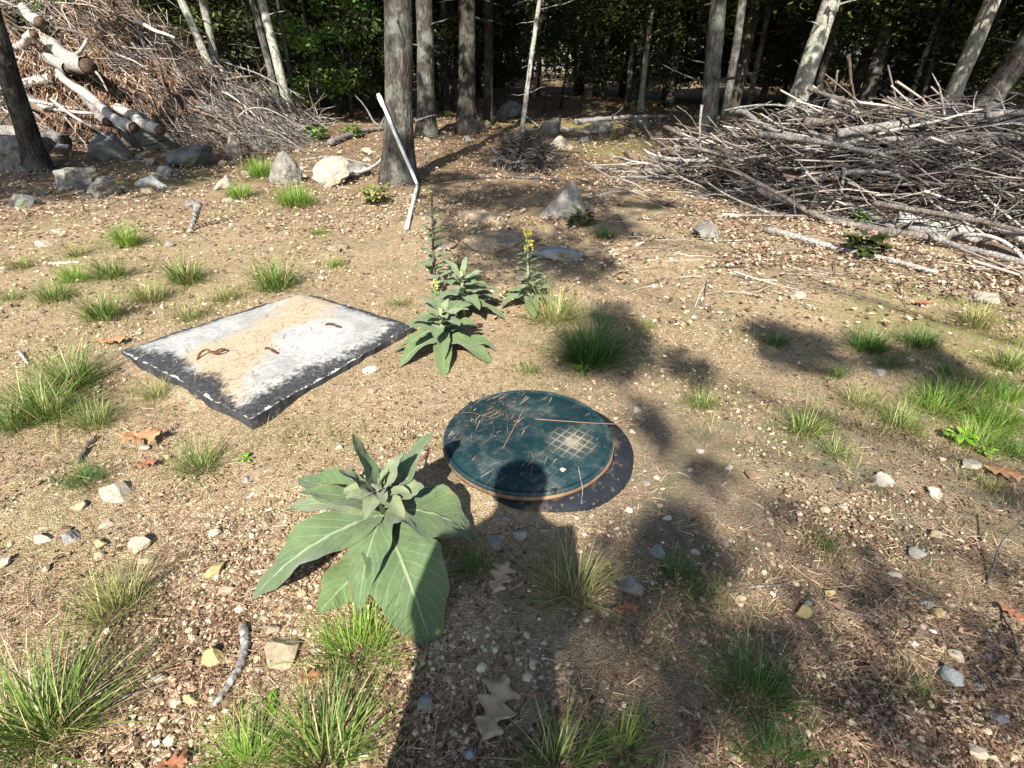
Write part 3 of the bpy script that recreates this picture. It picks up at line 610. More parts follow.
o = MB().add(*strips(c, np.stack([np.cos(b), np.sin(b), np.zeros(n)], -1), rg.uniform(.02, .09, n), np.full(n, .0009), np.repeat([[.5, .5, .5]], n, 0), rg.normal(0, .05, n), 3, rg)).build('lid_straw', M['straw'], smooth=False)
tag(o, 'fine pine needles scattered over the round lid', 'pine straw', kind='stuff')

# ------------------------------------------------------------------ mulleins
def bez(p0, p1, p2, p3, n):
    t = np.linspace(0, 1, n)[:, None]
    return (1 - t) ** 3 * p0 + 3 * (1 - t) ** 2 * t * p1 + 3 * (1 - t) * t ** 2 * p2 + t ** 3 * p3
def leaf_geo(base, tip, width, rise, droop, rng, n=22, m=11, cup=.18, wav=.11, twist=0.0, shape=.85):
    base = np.asarray(base, float); tip = np.asarray(tip, float); d = tip - base; L = np.linalg.norm(d)
    z = np.array([0, 0, 1.])
    c = bez(base, base + d * .33 + z * rise * L, base + d * .72 + z * (rise * .9) * L, tip - z * droop * L * 0, n)
    c[:, 2] -= droop * L * np.linspace(0, 1, n) ** 4 * .5
    T = np.gradient(c, axis=0); T /= np.linalg.norm(T, axis=1)[:, None]
    S = np.cross(T, z); nS = np.linalg.norm(S, axis=1)[:, None]; S = np.where(nS > .15, S / (nS + 1e-9), np.array([[1., 0, 0]])); N = np.cross(S, T)
    if twist:
        tw = twist * np.linspace(.4, 1, n)[:, None]; S, N = S * np.cos(tw) + N * np.sin(tw), N * np.cos(tw) - S * np.sin(tw)
    t = np.linspace(0, 1, n); prof = np.sin(np.pi * np.clip(t, 0, 1) ** shape) ** .62 * (1 - .2 * t) + .06 * (1 - t); prof[-1] = .03
    v = np.linspace(-1, 1, m); hwid = width * .5 * prof / prof.max()
    ph = rng.random(4) * 6.28
    edge = 1 + .05 * np.sin(t[:, None] * 23 + ph[0] + np.sign(v)[None] * 2)
    off = v[None] * hwid[:, None] * edge
    lift = cup * np.abs(v[None]) ** 1.5 * hwid[:, None] + wav * width * np.sin(t[:, None] * 11 + ph[1] + np.sign(v)[None] * ph[2]) * np.abs(v[None]) ** 2 * np.sin(np.pi * t)[:, None] \
        + .018 * width * np.sin(t[:, None] * 38 - np.abs(v)[None] * 14)
    V = c[:, None, :] + S[:, None, :] * off[..., None] + N[:, None, :] * lift[..., None]
    i = np.arange(n - 1)[:, None] * m; j = np.arange(m - 1)[None]
    F = np.stack([i + j, i + j + 1, i + m + j + 1, i + m + j], -1).reshape(-1, 4)
    uv = np.stack(np.broadcast_arrays(t[:, None], (v[None] + 1) / 2), -1).reshape(-1, 2)
    return V.reshape(-1, 3), [F], uv

def big_mullein():
    rng = np.random.default_rng(5)
    B0 = P(392, 556)[0]; root = thing('mullein_plant', 'large mullein rosette with broad felted grey-green leaves beside the round lid', 'plant', B0)
    top = at_depth(378, 487, B0[1] + .02)
    MB().add(*tube(np.linspace(B0 - [0, 0, .03], top, 8), np.linspace(.014, .009, 8), 10)).build('stem', M['stalk'], root)
    H = top[2] - B0[2]
    def lf(px, py, h, wpx, bh, rise=.12, droop=.1, mat='mull', cup=.2, twist=0.0, shape=.85, holes=False, off=(0, 0)):
        tip, mpp = P(px, py, h, True); b = B0 + (top - B0) * bh + np.array([off[0], off[1], 0])
        return MB().add(*leaf_geo(b, tip, wpx * mpp * 1.05, rise, droop, rng, cup=cup, twist=twist, shape=shape)).build('leaf', M[mat], root)
    lf(252, 596, .05, 56, .62, .16, .05, shape=.8)                   # long left leaf
    lf(357, 604, .12, 40, .60, .20, .25, shape=.85)                  # centre down
    lf(432, 645, .02, 76, .50, .16, .1, shape=1.05)                  # big down right
    lf(474, 530, .10, 62, .66, .20, .30, shape=1.0)                  # right, tip curled
    lf(298, 478, .25, 40, .72, .06, .05, 'mull', shape=.9)
    lf(288, 505, .20, 30, .70, .08, .05, 'mull_pale', shape=.9)
    lf(433, 432, .36, 34, .78, .02, .02, 'mull', twist=.5, shape=.95)
    lf(404, 452, .42, 26, .85, .02, .02, 'mull_pale')
    lf(352, 434, .50, 22, .85, .02, .0, 'mull')
    lf(424, 485, .30, 30, .78, .05, .1, 'mull_pale', shape=.9)
    lf(318, 614, .02, 52, .22, .05, .0, 'mull_far', shape=.8)        # low leaf behind, chewed
    lf(338, 470, .40, 18, .88, .04, .0, 'mull_pale')
    lf(300, 492, .30, 22, .78, .06, .0, 'mull')
    for k in range(20):                                              # the pale young heart
        a = k * 2.4; rr = .032 + .010 * k * .55; b = top + np.array([0, 0, -.02])
        tip = b + np.array([math.cos(a) * rr, math.sin(a) * rr, .085 - .0052 * k])
        MB().add(*leaf_geo(b, tip, .026 + .0016 * k, .05, .1, rng, 10, 7, .35)).build('leaf', M['mull_pale'], root)
big_mullein()

def rosette(root, B0, H, spread, nl, rng, mat, wid=.30, low=.15, young='mull_pale', a0=0.0):
    for k in range(nl):
        f = k / (nl - 1); a = a0 + k * 2.399 + rng.normal(0, .15)
        h = H * (low + (1 - low) * f); L = spread * (1 - .72 * f) * rng.uniform(.85, 1.12)
        b = B0 + np.array([0, 0, h * .92]); dz = L * (-.40 + 1.15 * f) + rng.normal(0, .03)
        tip = b + np.array([math.cos(a) * L, math.sin(a) * L, dz]); tip[2] = max(tip[2], B0[2] + .015)
        MB().add(*leaf_geo(b, tip, L * wid * rng.uniform(.9, 1.15) * (1 + .15 * f), .16 - .1 * f, .2, rng, 14, 7, .22)).build('leaf', M[mat if f < .75 else young], root)
def spike(root, p0, p1, r, rng, nleaf, mat, flowers=0, fl_from=.75):
    MB().add(*tube(wob_path(p0, p1, 10, .01, rng), np.linspace(r, r * .6, 10), 8)).build('stem', M['stalk'] if mat != 'mull_dark' else M['wood_dark'], root)
    H = np.linalg.norm(p1 - p0)
    for k in range(nleaf):
        f = .12 + .70 * k / nleaf; a = k * 2.4 + rng.normal(0, .2); L = .17 * (1 - .75 * f) * (H / .55) ** .5
        b = p0 + (p1 - p0) * f; tip = b + np.array([math.cos(a) * L, math.sin(a) * L, L * rng.uniform(.1, .6)])
        MB().add(*leaf_geo(b, tip, L * .30, .08, .25, rng, 10, 5, .25)).build('leaf', M[mat], root)
    if flowers:
        mb = MB(); my = MB()
        for k in range(flowers):
            f = rng.uniform(fl_from, 1.0); a = rng.uniform(0, 6.28); c = p0 + (p1 - p0) * f + np.array([math.cos(a), math.sin(a), .2]) * r * 2.0
            mb.add(rock_verts(rng, 0)[::1] * .0075 * np.array([1, 1, 1.4]) + c, [ICO3F]) if k % 3 else None
            V, Fq = leaf_quads(np.repeat(c[None], 5, 0) + rng.normal(0, .007, (5, 3)), np.full(5, .013), rng, 0, .9, .3); my.add(V, Fq)
        MB.build(mb, 'bud_cluster', M['stalk'], root); my.build('flower', M['yellow'], root, smooth=False)

rg = np.random.default_rng(81)
B0 = P(444, 352)[0]; t = thing('mullein_plant', 'bushy mullein rosette touching the right corner of the concrete slab', 'plant', B0)
rosette(t, B0, .26, .34, 27, rg, 'mull_far', .36, .22)
MB().add(*tube(np.linspace(B0, B0 + [0, 0, .27], 5), .012, 8)).build('stem', M['stalk'], t)
B0 = P(464, 318)[0]; t = thing('mullein_plant', 'mullein with upright pale leaf tips just behind the bushy rosette', 'plant', B0)
rosette(t, B0, .30, .34, 22, rg, 'mull_far', .34, .30, a0=1.1)
MB().add(*tube(np.linspace(B0, B0 + [0, 0, .32], 5), .012, 8)).build('stem', M['stalk'], t)
B0 = P(436, 292)[0]; t = thing('mullein_plant', 'tall dark mullein stalk gone to seed rising behind the rosettes', 'plant', B0)
spike(t, B0, at_depth(431, 186, B0[1]), .010, rg, 26, 'mull_dark', 3, .85)
B0 = P(529, 308)[0]; t = thing('mullein_plant', 'yellow-flowering mullein spike standing beside the bluish boulder', 'plant', B0)
rosette(t, B0, .16, .30, 11, rg, 'mull_far', .38, .5)
spike(t, B0, at_depth(528, 232, B0[1]), .011, rg, 30, 'mull_far', 22, .78)
B0 = P(437, 312)[0]; t = thing('mullein_plant', 'short slender mullein with a small yellow flower tip among the rosettes', 'plant', B0)
spike(t, B0, at_depth(435, 282, B0[1] - .08), .008, rg, 12, 'mull_far', 6, .8)
B0 = P(598, 320)[0]; t = thing('mullein_plant', 'small grey-green mullein seedling behind the dark grass tuft', 'plant', B0)
rosette(t, B0, .07, .11, 9, rg, 'mull_far', .30, .2)

# ------------------------------------------------------------------ label maker for repeated small things
ORD = ['nearest', 'second nearest', 'third nearest', 'fourth nearest', 'fifth nearest', 'sixth nearest', 'seventh nearest', 'eighth nearest', 'ninth nearest', 'tenth nearest', 'eleventh nearest', 'twelfth nearest', 'thirteenth nearest', 'fourteenth nearest', 'fifteenth nearest', 'sixteenth nearest']
MARKS = [('the round lid', LIDC), ('the slab', (sum(SLQ) / 4)[:2]), ('the big mullein', np.array([-.42, 1.12])), ('the rosettes', P(452, 335)[0][:2]),
         ('the right brush pile', P(840, 250)[0][:2]), ('the pipe', P(406, 225)[0][:2]), ('the left debris pile', P(110, 150)[0][:2])]
def relate(items, noun):
    """items: list of dict(x,y,desc); returns a label each, unique by nearest landmark, side and order of nearness"""
    groups = {}
    for it in items:
        q = np.array([it['x'], it['y']]); ds = [np.linalg.norm(q - m) for _, m in MARKS]; k = int(np.argmin(ds))
        d = q - MARKS[k][1]
        side = ('right of' if d[0] > 0 else 'left of') if abs(d[0]) > abs(d[1]) else ('behind' if d[1] > 0 else 'in front of')
        groups.setdefault((k, side), []).append((ds[k], it))
    for (k, side), l in groups.items():
        l.sort(key=lambda e: e[0])
        for n, (_, it) in enumerate(l):
            it['label'] = f"{it['desc']} {noun}, {ORD[min(n, 15)]} of those {side} {MARKS[k][0]}"
    return items

# ------------------------------------------------------------------ grass tufts
GR = [ # px, py, radius px, height factor, material, desc
 (45, 735, 75, 1.1, 'grass', 'wide ragged green'), (118, 612, 46, 1.0, 'grass_y', 'half-dry wispy'), (358, 655, 56, .9, 'grass_b', 'dense bright green'),
 (248, 770, 48, 1.1, 'grass_b', 'bright arching'), (325, 762, 62, 1.1, 'grass', 'tall upright green'), (200, 468, 34, .8, 'grass', 'round spiky green'),
 (88, 483, 30, .8, 'grass_d', 'small dark green'), (45, 418, 46, .9, 'grass', 'full green'), (72, 385, 42, .9, 'grass', 'loose wide'), (8, 430, 34, .9, 'grass', 'sprawling green'),
 (156, 398, 22, .8, 'grass_y', 'sparse yellowish'), (186, 282, 26, .9, 'grass', 'compact green'), (112, 278, 26, .8, 'grass', 'low green'), (75, 282, 24, .8, 'grass_b', 'low light green'),
 (105, 318, 32, .8, 'grass', 'flat green'), (275, 288, 34, .8, 'grass', 'wide low green'), (190, 318, 24, .7, 'grass_y', 'thin pale'), (128, 245, 20, 1.0, 'grass_b', 'upright light green'),
 (78, 256, 18, .7, 'grass_y', 'straw-tinged'), (12, 300, 16, .7, 'grass', 'short green'), (22, 268, 18, .7, 'grass_y', 'faded'), (335, 266, 11, .8, 'grass_b', 'tiny light green'),
 (318, 234, 9, .8, 'grass_b', 'tiny bright'), (262, 178, 22, .8, 'grass_b', 'bright low'), (296, 205, 30, .6, 'grass_b', 'vivid spreading'), (240, 198, 22, .6, 'grass_b', 'light green'),
 (590, 362, 44, 1.1, 'grass_d', 'lush dark green'), (555, 322, 34, .9, 'grass_y', 'feathery yellow-green'), (530, 372, 14, .8, 'grass', 'little green'), (604, 238, 13, .9, 'grass_d', 'dark leafy'),
 (648, 328, 13, .7, 'grass_y', 'thin yellowish'), (398, 306, 16, .7, 'grass_y', 'pale thin'), (775, 345, 22, .7, 'grass_d', 'shaded green'), (866, 350, 34, .7, 'grass_d', 'broad shaded green'),
 (890, 368, 18, .8, 'grass_d', 'deep green'), (836, 376, 15, .9, 'grass_d', 'small deep green'), (948, 374, 17, .8, 'grass_d', 'small shaded'), (702, 406, 22, .8, 'grass', 'airy green'),
 (805, 432, 30, .9, 'grass', 'pale-tipped green'), (836, 456, 20, .9, 'grass', 'short spiky'), (902, 428, 30, .8, 'grass', 'open green'), (957, 405, 34, .9, 'grass', 'thick green'),
 (995, 428, 36, .9, 'grass_b', 'sunny light green'), (1008, 368, 24, 1.0, 'grass', 'leaning green'), (975, 326, 26, .9, 'grass_y', 'long arching dry'), (990, 488, 15, .7, 'grass_y', 'small yellowish'),
 (573, 596, 44, 1.0, 'grass_y', 'star-shaped yellow-green'), (676, 578, 30, .9, 'grass_d', 'fine dark green'), (702, 596, 20, .8, 'grass_d', 'low dark'), (476, 572, 26, .9, 'grass_d', 'shadowed green'),
 (752, 700, 54, .9, 'grass_d', 'wide dark green'), (772, 762, 44, .9, 'grass_d', 'dense dark'), (622, 752, 36, 1.0, 'grass_b', 'light green sunlit'), (556, 770, 46, 1.2, 'grass', 'long-bladed blue-green'),
 (935, 412, 40, .7, 'grass_b', 'broad sunny green'), (975, 445, 34, .7, 'grass_b', 'bright low spreading'), (860, 405, 34, .6, 'grass_y', 'low faded wide'), (920, 345, 30, .6, 'grass_d', 'low shaded wide'), (1000, 400, 34, .8, 'grass_b', 'lush light green'), (150, 300, 30, .6, 'grass_y', 'low spreading pale'), (55, 300, 30, .6, 'grass', 'low wide green'), (90, 425, 34, .7, 'grass', 'loose flat green'), (225, 300, 24, .6, 'grass_y', 'faded flat'), (918, 692, 16, .8, 'grass', 'thin-bladed small'), (826, 548, 12, .7, 'grass', 'wisp-thin'), (1016, 455, 26, .9, 'grass_d', 'dark spreading'), (540, 290, 16, .8, 'grass', 'slim green'), (470, 282, 14, .8, 'grass', 'low tangled'),
]
def tuft_mesh(c, r, hf, rng, n):
    a = rng.uniform(0, 2 * np.pi, n); rr = rng.random(n) ** .6
    b = np.stack([c[0] + np.cos(a) * rr * r * .42, c[1] + np.sin(a) * rr * r * .34, np.full(n, 0.)], -1); b[:, 2] = gh(b[:, 0], b[:, 1]) - .004
    lean = rng.uniform(.1, 1.35, n) * (.4 + .6 * rr); a2 = a + rng.normal(0, .8, n)
    d = np.stack([np.cos(a2) * np.sin(lean), np.sin(a2) * np.sin(lean), np.cos(lean)], -1)
    L = r * hf * rng.uniform(.4, 1.25, n)
    up = np.stack([np.cos(a2), np.sin(a2), -np.ones(n) * rng.uniform(.3, 1.0, n)], -1); up -= d * np.sum(up * d, 1)[:, None]; up /= np.linalg.norm(up, axis=1)[:, None] + 1e-9
    w = np.clip(L * .009, .0008, .0021) * np.clip(.8 + b[:, 1] * .12, .9, 2.2) * rng.uniform(.6, 1.3, n)
    return strips(b, d, L, w, up, rng.uniform(.05, .55, n), 5, rng)
items = []
for (px, py, r, hf, mt, ds) in GR:
    c, mpp = P(px, py); items.append(dict(x=c[0], y=c[1], c=c, r=r * mpp, hf=hf, mt=mt, desc=ds))
relate(items, 'grass tuft')
rg = np.random.default_rng(91)
for it in items:
    n = int(np.clip(it['r'] / .10 * 230, 150, 640))
    o = MB().add(*tuft_mesh(it['c'], it['r'] * 1.12, it['hf'] * 1.05, rg, n)).build('grass_tuft', M[it['mt']], loc=it['c'])
    tag(o, it['label'], 'grass tuft', 'grass tufts growing on the bare dirt')
# thin scattered blades around the tufts
mb = MB(); 
for it in items:
    n = 60; q = it['c'][:2] + rg.normal(0, 1.0, (n, 2)) * it['r']; k = clear(q[:, 0], q[:, 1]); q = q[k]
    for (x0, y0) in q[:56]:
        V, Fq = tuft_mesh(np.array([x0, y0, 0]), rg.uniform(.025, .06) * min(1.6, 1 + y0 * .12), 1.0, rg, 5); mb.add(V, Fq)
for (px, py, s, n) in ((120, 270, 90, 140), (230, 320, 70, 90), (80, 400, 70, 120), (380, 320, 40, 50), (760, 380, 90, 120), (940, 420, 60, 140), (700, 600, 90, 100), (640, 155, 50, 140), (480, 380, 60, 60), (330, 440, 60, 60), (270, 440, 40, 60), (180, 240, 90, 50), (60, 350, 60, 60), (870, 430, 80, 80), (900, 330, 60, 40), (790, 330, 60, 50), (560, 290, 60, 60), (640, 160, 60, 90), (620, 340, 50, 40), (720, 640, 70, 60), (500, 430, 60, 10), (350, 225, 70, 40), (470, 175, 70, 40)):
    for _ in range(n):
        c, mpp = P(rg.normal(px, s), max(140, rg.normal(py, s * .35)))
        if clear(c[0], c[1]): V, Fq = tuft_mesh(c, rg.uniform(.025, .06) * min(1.8, 1 + c[1] * .12), 1.0, rg, 7); mb.add(V, Fq)
o = mb.build('sparse_grass', M['grass_y'], smooth=False); tag(o, 'thin sparse grass seedlings sprinkled over the dirt', 'grass', kind='stuff')

def weed(px, py, rpx, n, label, mat='broad', ls=.45, name='broadleaf_weed', cat='weed', group=None):
    c, mpp = P(px, py); r = rpx * mpp; rng = np.random.default_rng(int(px * 7 + py))
    t = thing(name, label, cat, c, group); mb = MB(); ms = MB()
    for k in range(n):
        a = rng.uniform(0, 6.28); q = c + np.array([math.cos(a), math.sin(a), 0]) * r * rng.uniform(.1, .7); L = r * ls * rng.uniform(.7, 1.2)
        b = c + (q - c) * .5 + np.array([0, 0, r * rng.uniform(.15, .5)]); tip = b + np.array([math.cos(a) * L, math.sin(a) * L, L * rng.uniform(-.2, .5)])
        mb.add(*leaf_geo(b, tip, L * .55, .1, .2, rng, 7, 5, .2)); ms.add(*tube(np.array([c, (c + b) / 2 + [0, 0, r * .05], b]), .0012, 4))
    mb.build('foliage', M[mat], t); ms.build('stem', M['stalk'], t)
weed(957, 442, 22, 22, 'bright lime leafy weed among grass on the right side')
weed(985, 455, 14, 14, 'lime leafy weed low at the right edge beside dark grass')
weed(246, 462, 14, 12, 'small leafy green weed beside the round spiky tuft, near slab corner')
weed(582, 372, 14, 14, 'light leafy weed at the front foot of the dark lush tuft')
weed(270, 706, 16, 12, 'feathery pale green weed in the foreground left of the bright grass', 'broad', .5)
weed(864, 222, 24, 44, 'green leafy sprig growing at the front of the right brush pile', 'leaf_b', .4)
weed(862, 256, 38, 60, 'dark green leafy shrublet under the right brush pile edge', 'leaf', .35)
weed(376, 204, 28, 70, 'dry pale leafy plant at the foot of the thick trunk', 'grass_y', .35)
weed(580, 226, 24, 50, 'dark low weed in front of the pointed grey rock', 'leaf', .35)

# ------------------------------------------------------------------ stones
ST = [ (119, 494, 32, 'cream', 'flat angular cream'), (81, 509, 18, 'tan', 'small tan'), (107, 525, 18, 'cream', 'flat cream'), (44, 530, 12, 'tan', 'little tan'), (44, 541, 20, 'cream', 'oblong cream'), (72, 541, 28, 'grey', 'flat pinkish grey'), (66, 531, 18, 'brown', 'brown flat'),
 (102, 545, 15, 'yellowish', 'yellowish'), (142, 547, 25, 'cream', 'blocky cream'), (147, 562, 19, 'tan', 'tan blocky'), (100, 557, 12, 'tan', 'rounded tan'), (215, 535, 14, 'cream', 'pale small'), (230, 535, 10, 'cream', 'tiny pale'), (216, 573, 22, 'yellowish', 'long yellowish'),
 (6, 564, 17, 'cream', 'pale wedge'), (226, 591, 16, 'tan', 'flat tan'), (46, 570, 12, 'tan', 'tan chip'), (145, 449, 12, 'white', 'white smooth'), (246, 481, 11, 'grey', 'grey round'), (215, 660, 26, 'yellowish', 'rounded yellowish'), (160, 678, 14, 'cream', 'cream'),
 (193, 700, 18, 'yellowish', 'dull yellow'), (273, 631, 16, 'tan', 'pale tan'), (285, 655, 44, 'tan', 'large flat sandy'), (318, 652, 14, 'cream', 'light cream'), (412, 713, 11, 'tan', 'tan small'), (427, 703, 20, 'grey', 'pointed grey'), (469, 756, 16, 'bluish', 'pale bluish'), (631, 587, 28, 'grey', 'long flat grey'),
 (658, 554, 19, 'bluish', 'bluish flat'), (694, 553, 12, 'white', 'white'), (519, 538, 18, 'grey', 'blunt grey'), (495, 543, 22, 'grey', 'flat grey'), (571, 673, 9, 'cream', 'tiny cream'), (535, 688, 9, 'white', 'tiny white'), (507, 521, 14, 'grey', 'dull grey'), (524, 511, 14, 'tan', 'squarish tan'),
 (550, 510, 11, 'cream', 'cream upright'), (538, 514, 9, 'bluish', 'small bluish'), (576, 519, 8, 'cream', 'tiny round'), (632, 433, 8, 'white', 'small white'), (638, 411, 11, 'white', 'white angular'), (657, 479, 8, 'cream', 'round cream'), (646, 484, 9, 'grey', 'small grey'), (667, 519, 12, 'cream', 'long cream'),
 (802, 613, 20, 'yellowish', 'long yellow-grey'), (830, 594, 14, 'yellowish', 'yellow oblong'), (806, 604, 10, 'grey', 'grey chip'), (894, 576, 13, 'white', 'white chip'), (917, 555, 17, 'grey', 'dark-sided grey'), (926, 605, 15, 'grey', 'blue-grey'), (938, 616, 16, 'yellowish', 'smooth yellowish'), (957, 659, 18, 'cream', 'round cream'),
 (952, 678, 24, 'bluish', 'speckled bluish white'), (979, 687, 14, 'cream', 'narrow cream'), (940, 650, 12, 'tan', 'small tan'), (976, 753, 22, 'cream', 'blocky pale'), (919, 749, 15, 'tan', 'tan flat'), (899, 745, 14, 'white', 'white flat'), (989, 659, 10, 'grey', 'grey small'), (1000, 719, 20, 'grey', 'mossy grey'), (934, 537, 13, 'tan', 'tan round'),
 (923, 628, 10, 'cream', 'cream small'), (914, 645, 9, 'white', 'thin white'), (881, 482, 18, 'white', 'smooth white'), (934, 495, 14, 'white', 'oval white'), (728, 469, 11, 'white', 'small oval white'), (754, 477, 18, 'brown', 'flat brown'), (970, 467, 18, 'cream', 'broad cream'), (879, 375, 14, 'grey', 'half-buried grey'),
 (372, 392, 10, 'tan', 'small pale'), (640, 245, 10, 'white', 'small pale'), (372, 372, 18, 'cream', 'low cream'), (655, 288, 9, 'white', 'tiny white'), (60, 233, 16, 'cream', 'flat pale'), (45, 246, 18, 'cream', 'broad pale'), (170, 246, 12, 'grey', 'dull'), (22, 205, 22, 'tan', 'wide tan'), (130, 232, 10, 'white', 'white chip'), (700, 452, 8, 'white', 'tiny white'), (690, 470, 8, 'grey', 'tiny grey'), (842, 508, 9, 'cream', 'small oval'), (726, 545, 9, 'grey', 'round grey'), (770, 520, 9, 'cream', 'pale chip'), (340, 448, 9, 'cream', 'pale round') ]
rg = np.random.default_rng(101); items = []
for (px, py, w, mt, ds) in ST:
    c, mpp = P(px, py); items.append(dict(x=c[0], y=c[1], c=c, w=w * mpp, mt=mt, desc=ds))
relate(items, 'stone')
def stone(c, w, mat, label, rng, zr=.55, name='stone', cat='stone', group=None, sink=.25, asp=None, smooth=False, cuts=14, yaw=None, peak=0.0, rough=.05):
    V = rock_verts(rng, cuts, rough); V[:, :2] *= (1 - peak * np.clip(V[:, 2:3] + .4, 0, 1.4) / 1.4); a = rng.uniform(.65, .95) if asp is None else asp
    V = V * np.array([w / 2, w / 2 * a, w / 2 * zr]); V = rotz(V, rng.normal(0, .35) if yaw is None else yaw); tl = rng.normal(0, .12); V[:, 2] += V[:, 0] * tl
    V[:, 2] += w / 2 * zr * (1 - 2 * sink)
    o = MB().add(V + c, [ICO3F]).build(name, mat, loc=c, smooth=smooth)
    return tag(o, label, cat, group)
for it in items: stone(it['c'], it['w'], SM[it['mt']], it['label'], rg, rg.uniform(.28, .4) if 'flat' in it['desc'] else rg.uniform(.45, .65), group='stones lying on the bare dirt')
c = P(563, 472, LZ, True)[0]; c[2] = LZ + .006; stone(c, .028, SM['cream'], 'small cream pebble resting on the round lid near its front rim', rg, .6, 'pebble', 'pebble', None, .05)
c = P(566, 742)[0]; stone(c, .045, SM['white'], 'narrow white shell-like stone standing in the bottom grass', rg, .4, 'stone', 'stone', None, .2, 2.2)

RK = [ # px, py of the base, width px, height/width, material, label
 (330, 187, 38, .62, 'rock_pale', 'pale angular rock left of the thick trunk, brightest in the row'), (284, 184, 40, .66, 'rock', 'pointed grey rock in front of the left debris pile, beside the pale rock'), (224, 190, 28, .42, 'rock_pale', 'low tan rock left of the pointed grey rock'),
 (232, 157, 26, .62, 'rock_pale', 'rounded tan rock at the right foot of the left debris pile'), (303, 140, 24, .6, 'rock', 'grey rock with flat top behind the row of rocks'), (352, 178, 34, .40, 'rock', 'low dark-edged rock at the left foot of the thick trunk'), (145, 150, 52, .55, 'rock_dark', 'large dark mossy boulder under the ends of the logs'),
 (105, 160, 44, .50, 'rock_dark', 'dark lumpy boulder in shadow below the left debris pile'), (8, 172, 62, .62, 'rock', 'big pale grey boulder behind the leaning left tree'), (185, 168, 46, .36, 'rock_dark', 'flat dark boulder in the shadow strip of the left pile'), (68, 190, 40, .45, 'rock', 'mottled grey boulder right of the leaning left tree'), (98, 198, 34, .5, 'rock', 'ridged grey rock in the dappled shade below the left pile'),
 (148, 190, 30, .4, 'rock_lichen', 'bluish grey rock on the shadow edge of the left pile'), (20, 208, 30, .35, 'rock_dark', 'low dark rock at the left edge below the leaning tree'), (568, 220, 50, .80, 'rock', 'pointed grey boulder standing at the path middle'), (556, 262, 66, .24, 'rock_lichen', 'low boulder with bluish lichen behind the flowering mullein'), (500, 250, 80, .16, 'rock_sandy', 'broad flat stone sunk in the shaded path'),
 (480, 222, 60, .14, 'rock_sandy', 'flat sandy stone flush with the path near the pipe'), (710, 240, 30, .45, 'rock', 'rounded grey-green stone before the right brush pile'), (681, 167, 25, .66, 'rock_pale', 'pale round boulder at the left end of the right brush pile'), (600, 135, 26, .5, 'rock', 'grey boulder at the forest edge on the path'), (552, 133, 24, .5, 'rock', 'grey boulder near the twig heap in forest shade'),
 (510, 118, 26, .5, 'rock_dark', 'dark boulder in forest shade right of the trunks'), (640, 128, 20, .45, 'rock', 'small grey boulder at the sunny forest edge'), (560, 150, 30, .35, 'rock_pale', 'low pale rock right of the twig heap'), (260, 150, 22, .5, 'rock', 'small grey rock among debris behind the rounded tan rock'), (335, 250, 24, .2, 'rock_sandy', 'flat cream stone sunk in the dirt below the pale rock'),
 (440, 250, 30, .18, 'rock_sandy', 'flat buff stone behind the tall dark mullein'), (800, 300, 18, .4, 'rock_pale', 'small cream rock below the long pole of the right pile'), (990, 305, 26, .35, 'rock_pale', 'low cream rock at the right edge below the brush pile') ]
rg = np.random.default_rng(111)
for (px, py, w, hw_, mt, lb) in RK:
    c, mpp = P(px, py); wm = w * mpp; c = c + np.array([0, wm * .3, 0])
    stone(c, wm * 1.05, M[mt], lb, rg, hw_ * 1.45 if hw_ > .3 else hw_, 'rock', 'rock', None, .42 if hw_ < .25 else .27, .85, hw_ < .25, int(rg.integers(12, 26)) if hw_ > .25 else 5, None, .72 if 'pointed' in lb else rg.uniform(0, .35), .10)

for k in range(46):
    left = k < 34
    px = rg.uniform(-20, 400) if left else rg.uniform(420, 720); py = rg.uniform(138, 212) if left else rg.uniform(118, 160); w = float(np.exp(rg.normal(math.log(11), .4)))
    if left and py > 170 and px > 250: py -= 30
    c, mpp = P(px, py); mt = ['rock', 'rock_pale', 'rock_dark', 'rock_sandy'][int(rg.integers(0, 4))]
    stone(c, w * mpp, M[mt], {'rock': 'small grey', 'rock_pale': 'small pale', 'rock_dark': 'small dark', 'rock_sandy': 'small sandy'}[mt] + (' rock among the rubble at the foot of the left debris pile' if left else ' rock on the shaded ground at the forest edge'), rg, rg.uniform(.4, .8), 'rock', 'rock',
          'rubble rocks by the left debris pile' if left else 'small rocks at the forest edge', .3, None, False, 14, None, rg.uniform(0, .3), .08)

# ------------------------------------------------------------------ oak leaves
def oak_leaf(px, py, lenpx, ang, mat, label, curl=.15, h=.012):
    h += .016; c, mpp = P(px, py, h); L = lenpx * mpp; rng = np.random.default_rng(int(px + py)); n = 60; t = np.linspace(0, 1, n)
    w = .33 * np.sin(np.pi * np.clip((t - .10) / .90, 0, 1) ** .85) ** .6 * (.66 + .34 * np.cos(2 * np.pi * 3.6 * (t - .10) + 3.6)) * (.75 + .5 * t) + .012
    rows = []
    for v in np.linspace(-1, 1, 9):
        z = .10 * abs(v) ** 1.5 * np.sin(t * 5 + 1) * w + curl * (t - .5) ** 2 - .02 * (abs(v) < .1) + .012 * np.sin(t * 60 - abs(v) * 9) * abs(v) + .03 * np.sin(t * 9 + v * 3)
        rows.append(np.stack([(t - .5) + .22 * abs(v) ** 1.5 * w + .02 * v, v * w * (1 + .12 * np.sin(t * 9 + v)), z], -1) * L)
    V = rotz(np.concatenate(rows), ang) + c; i = np.arange(8)[:, None] * n; j = np.arange(n - 1)[None]
    o = MB().add(V, [np.stack([i + j, i + j + 1, i + n + j + 1, i + n + j], -1).reshape(-1, 4)]).build('oak_leaf', mat, loc=c)
    tag(o, label, 'leaf', 'fallen oak leaves')
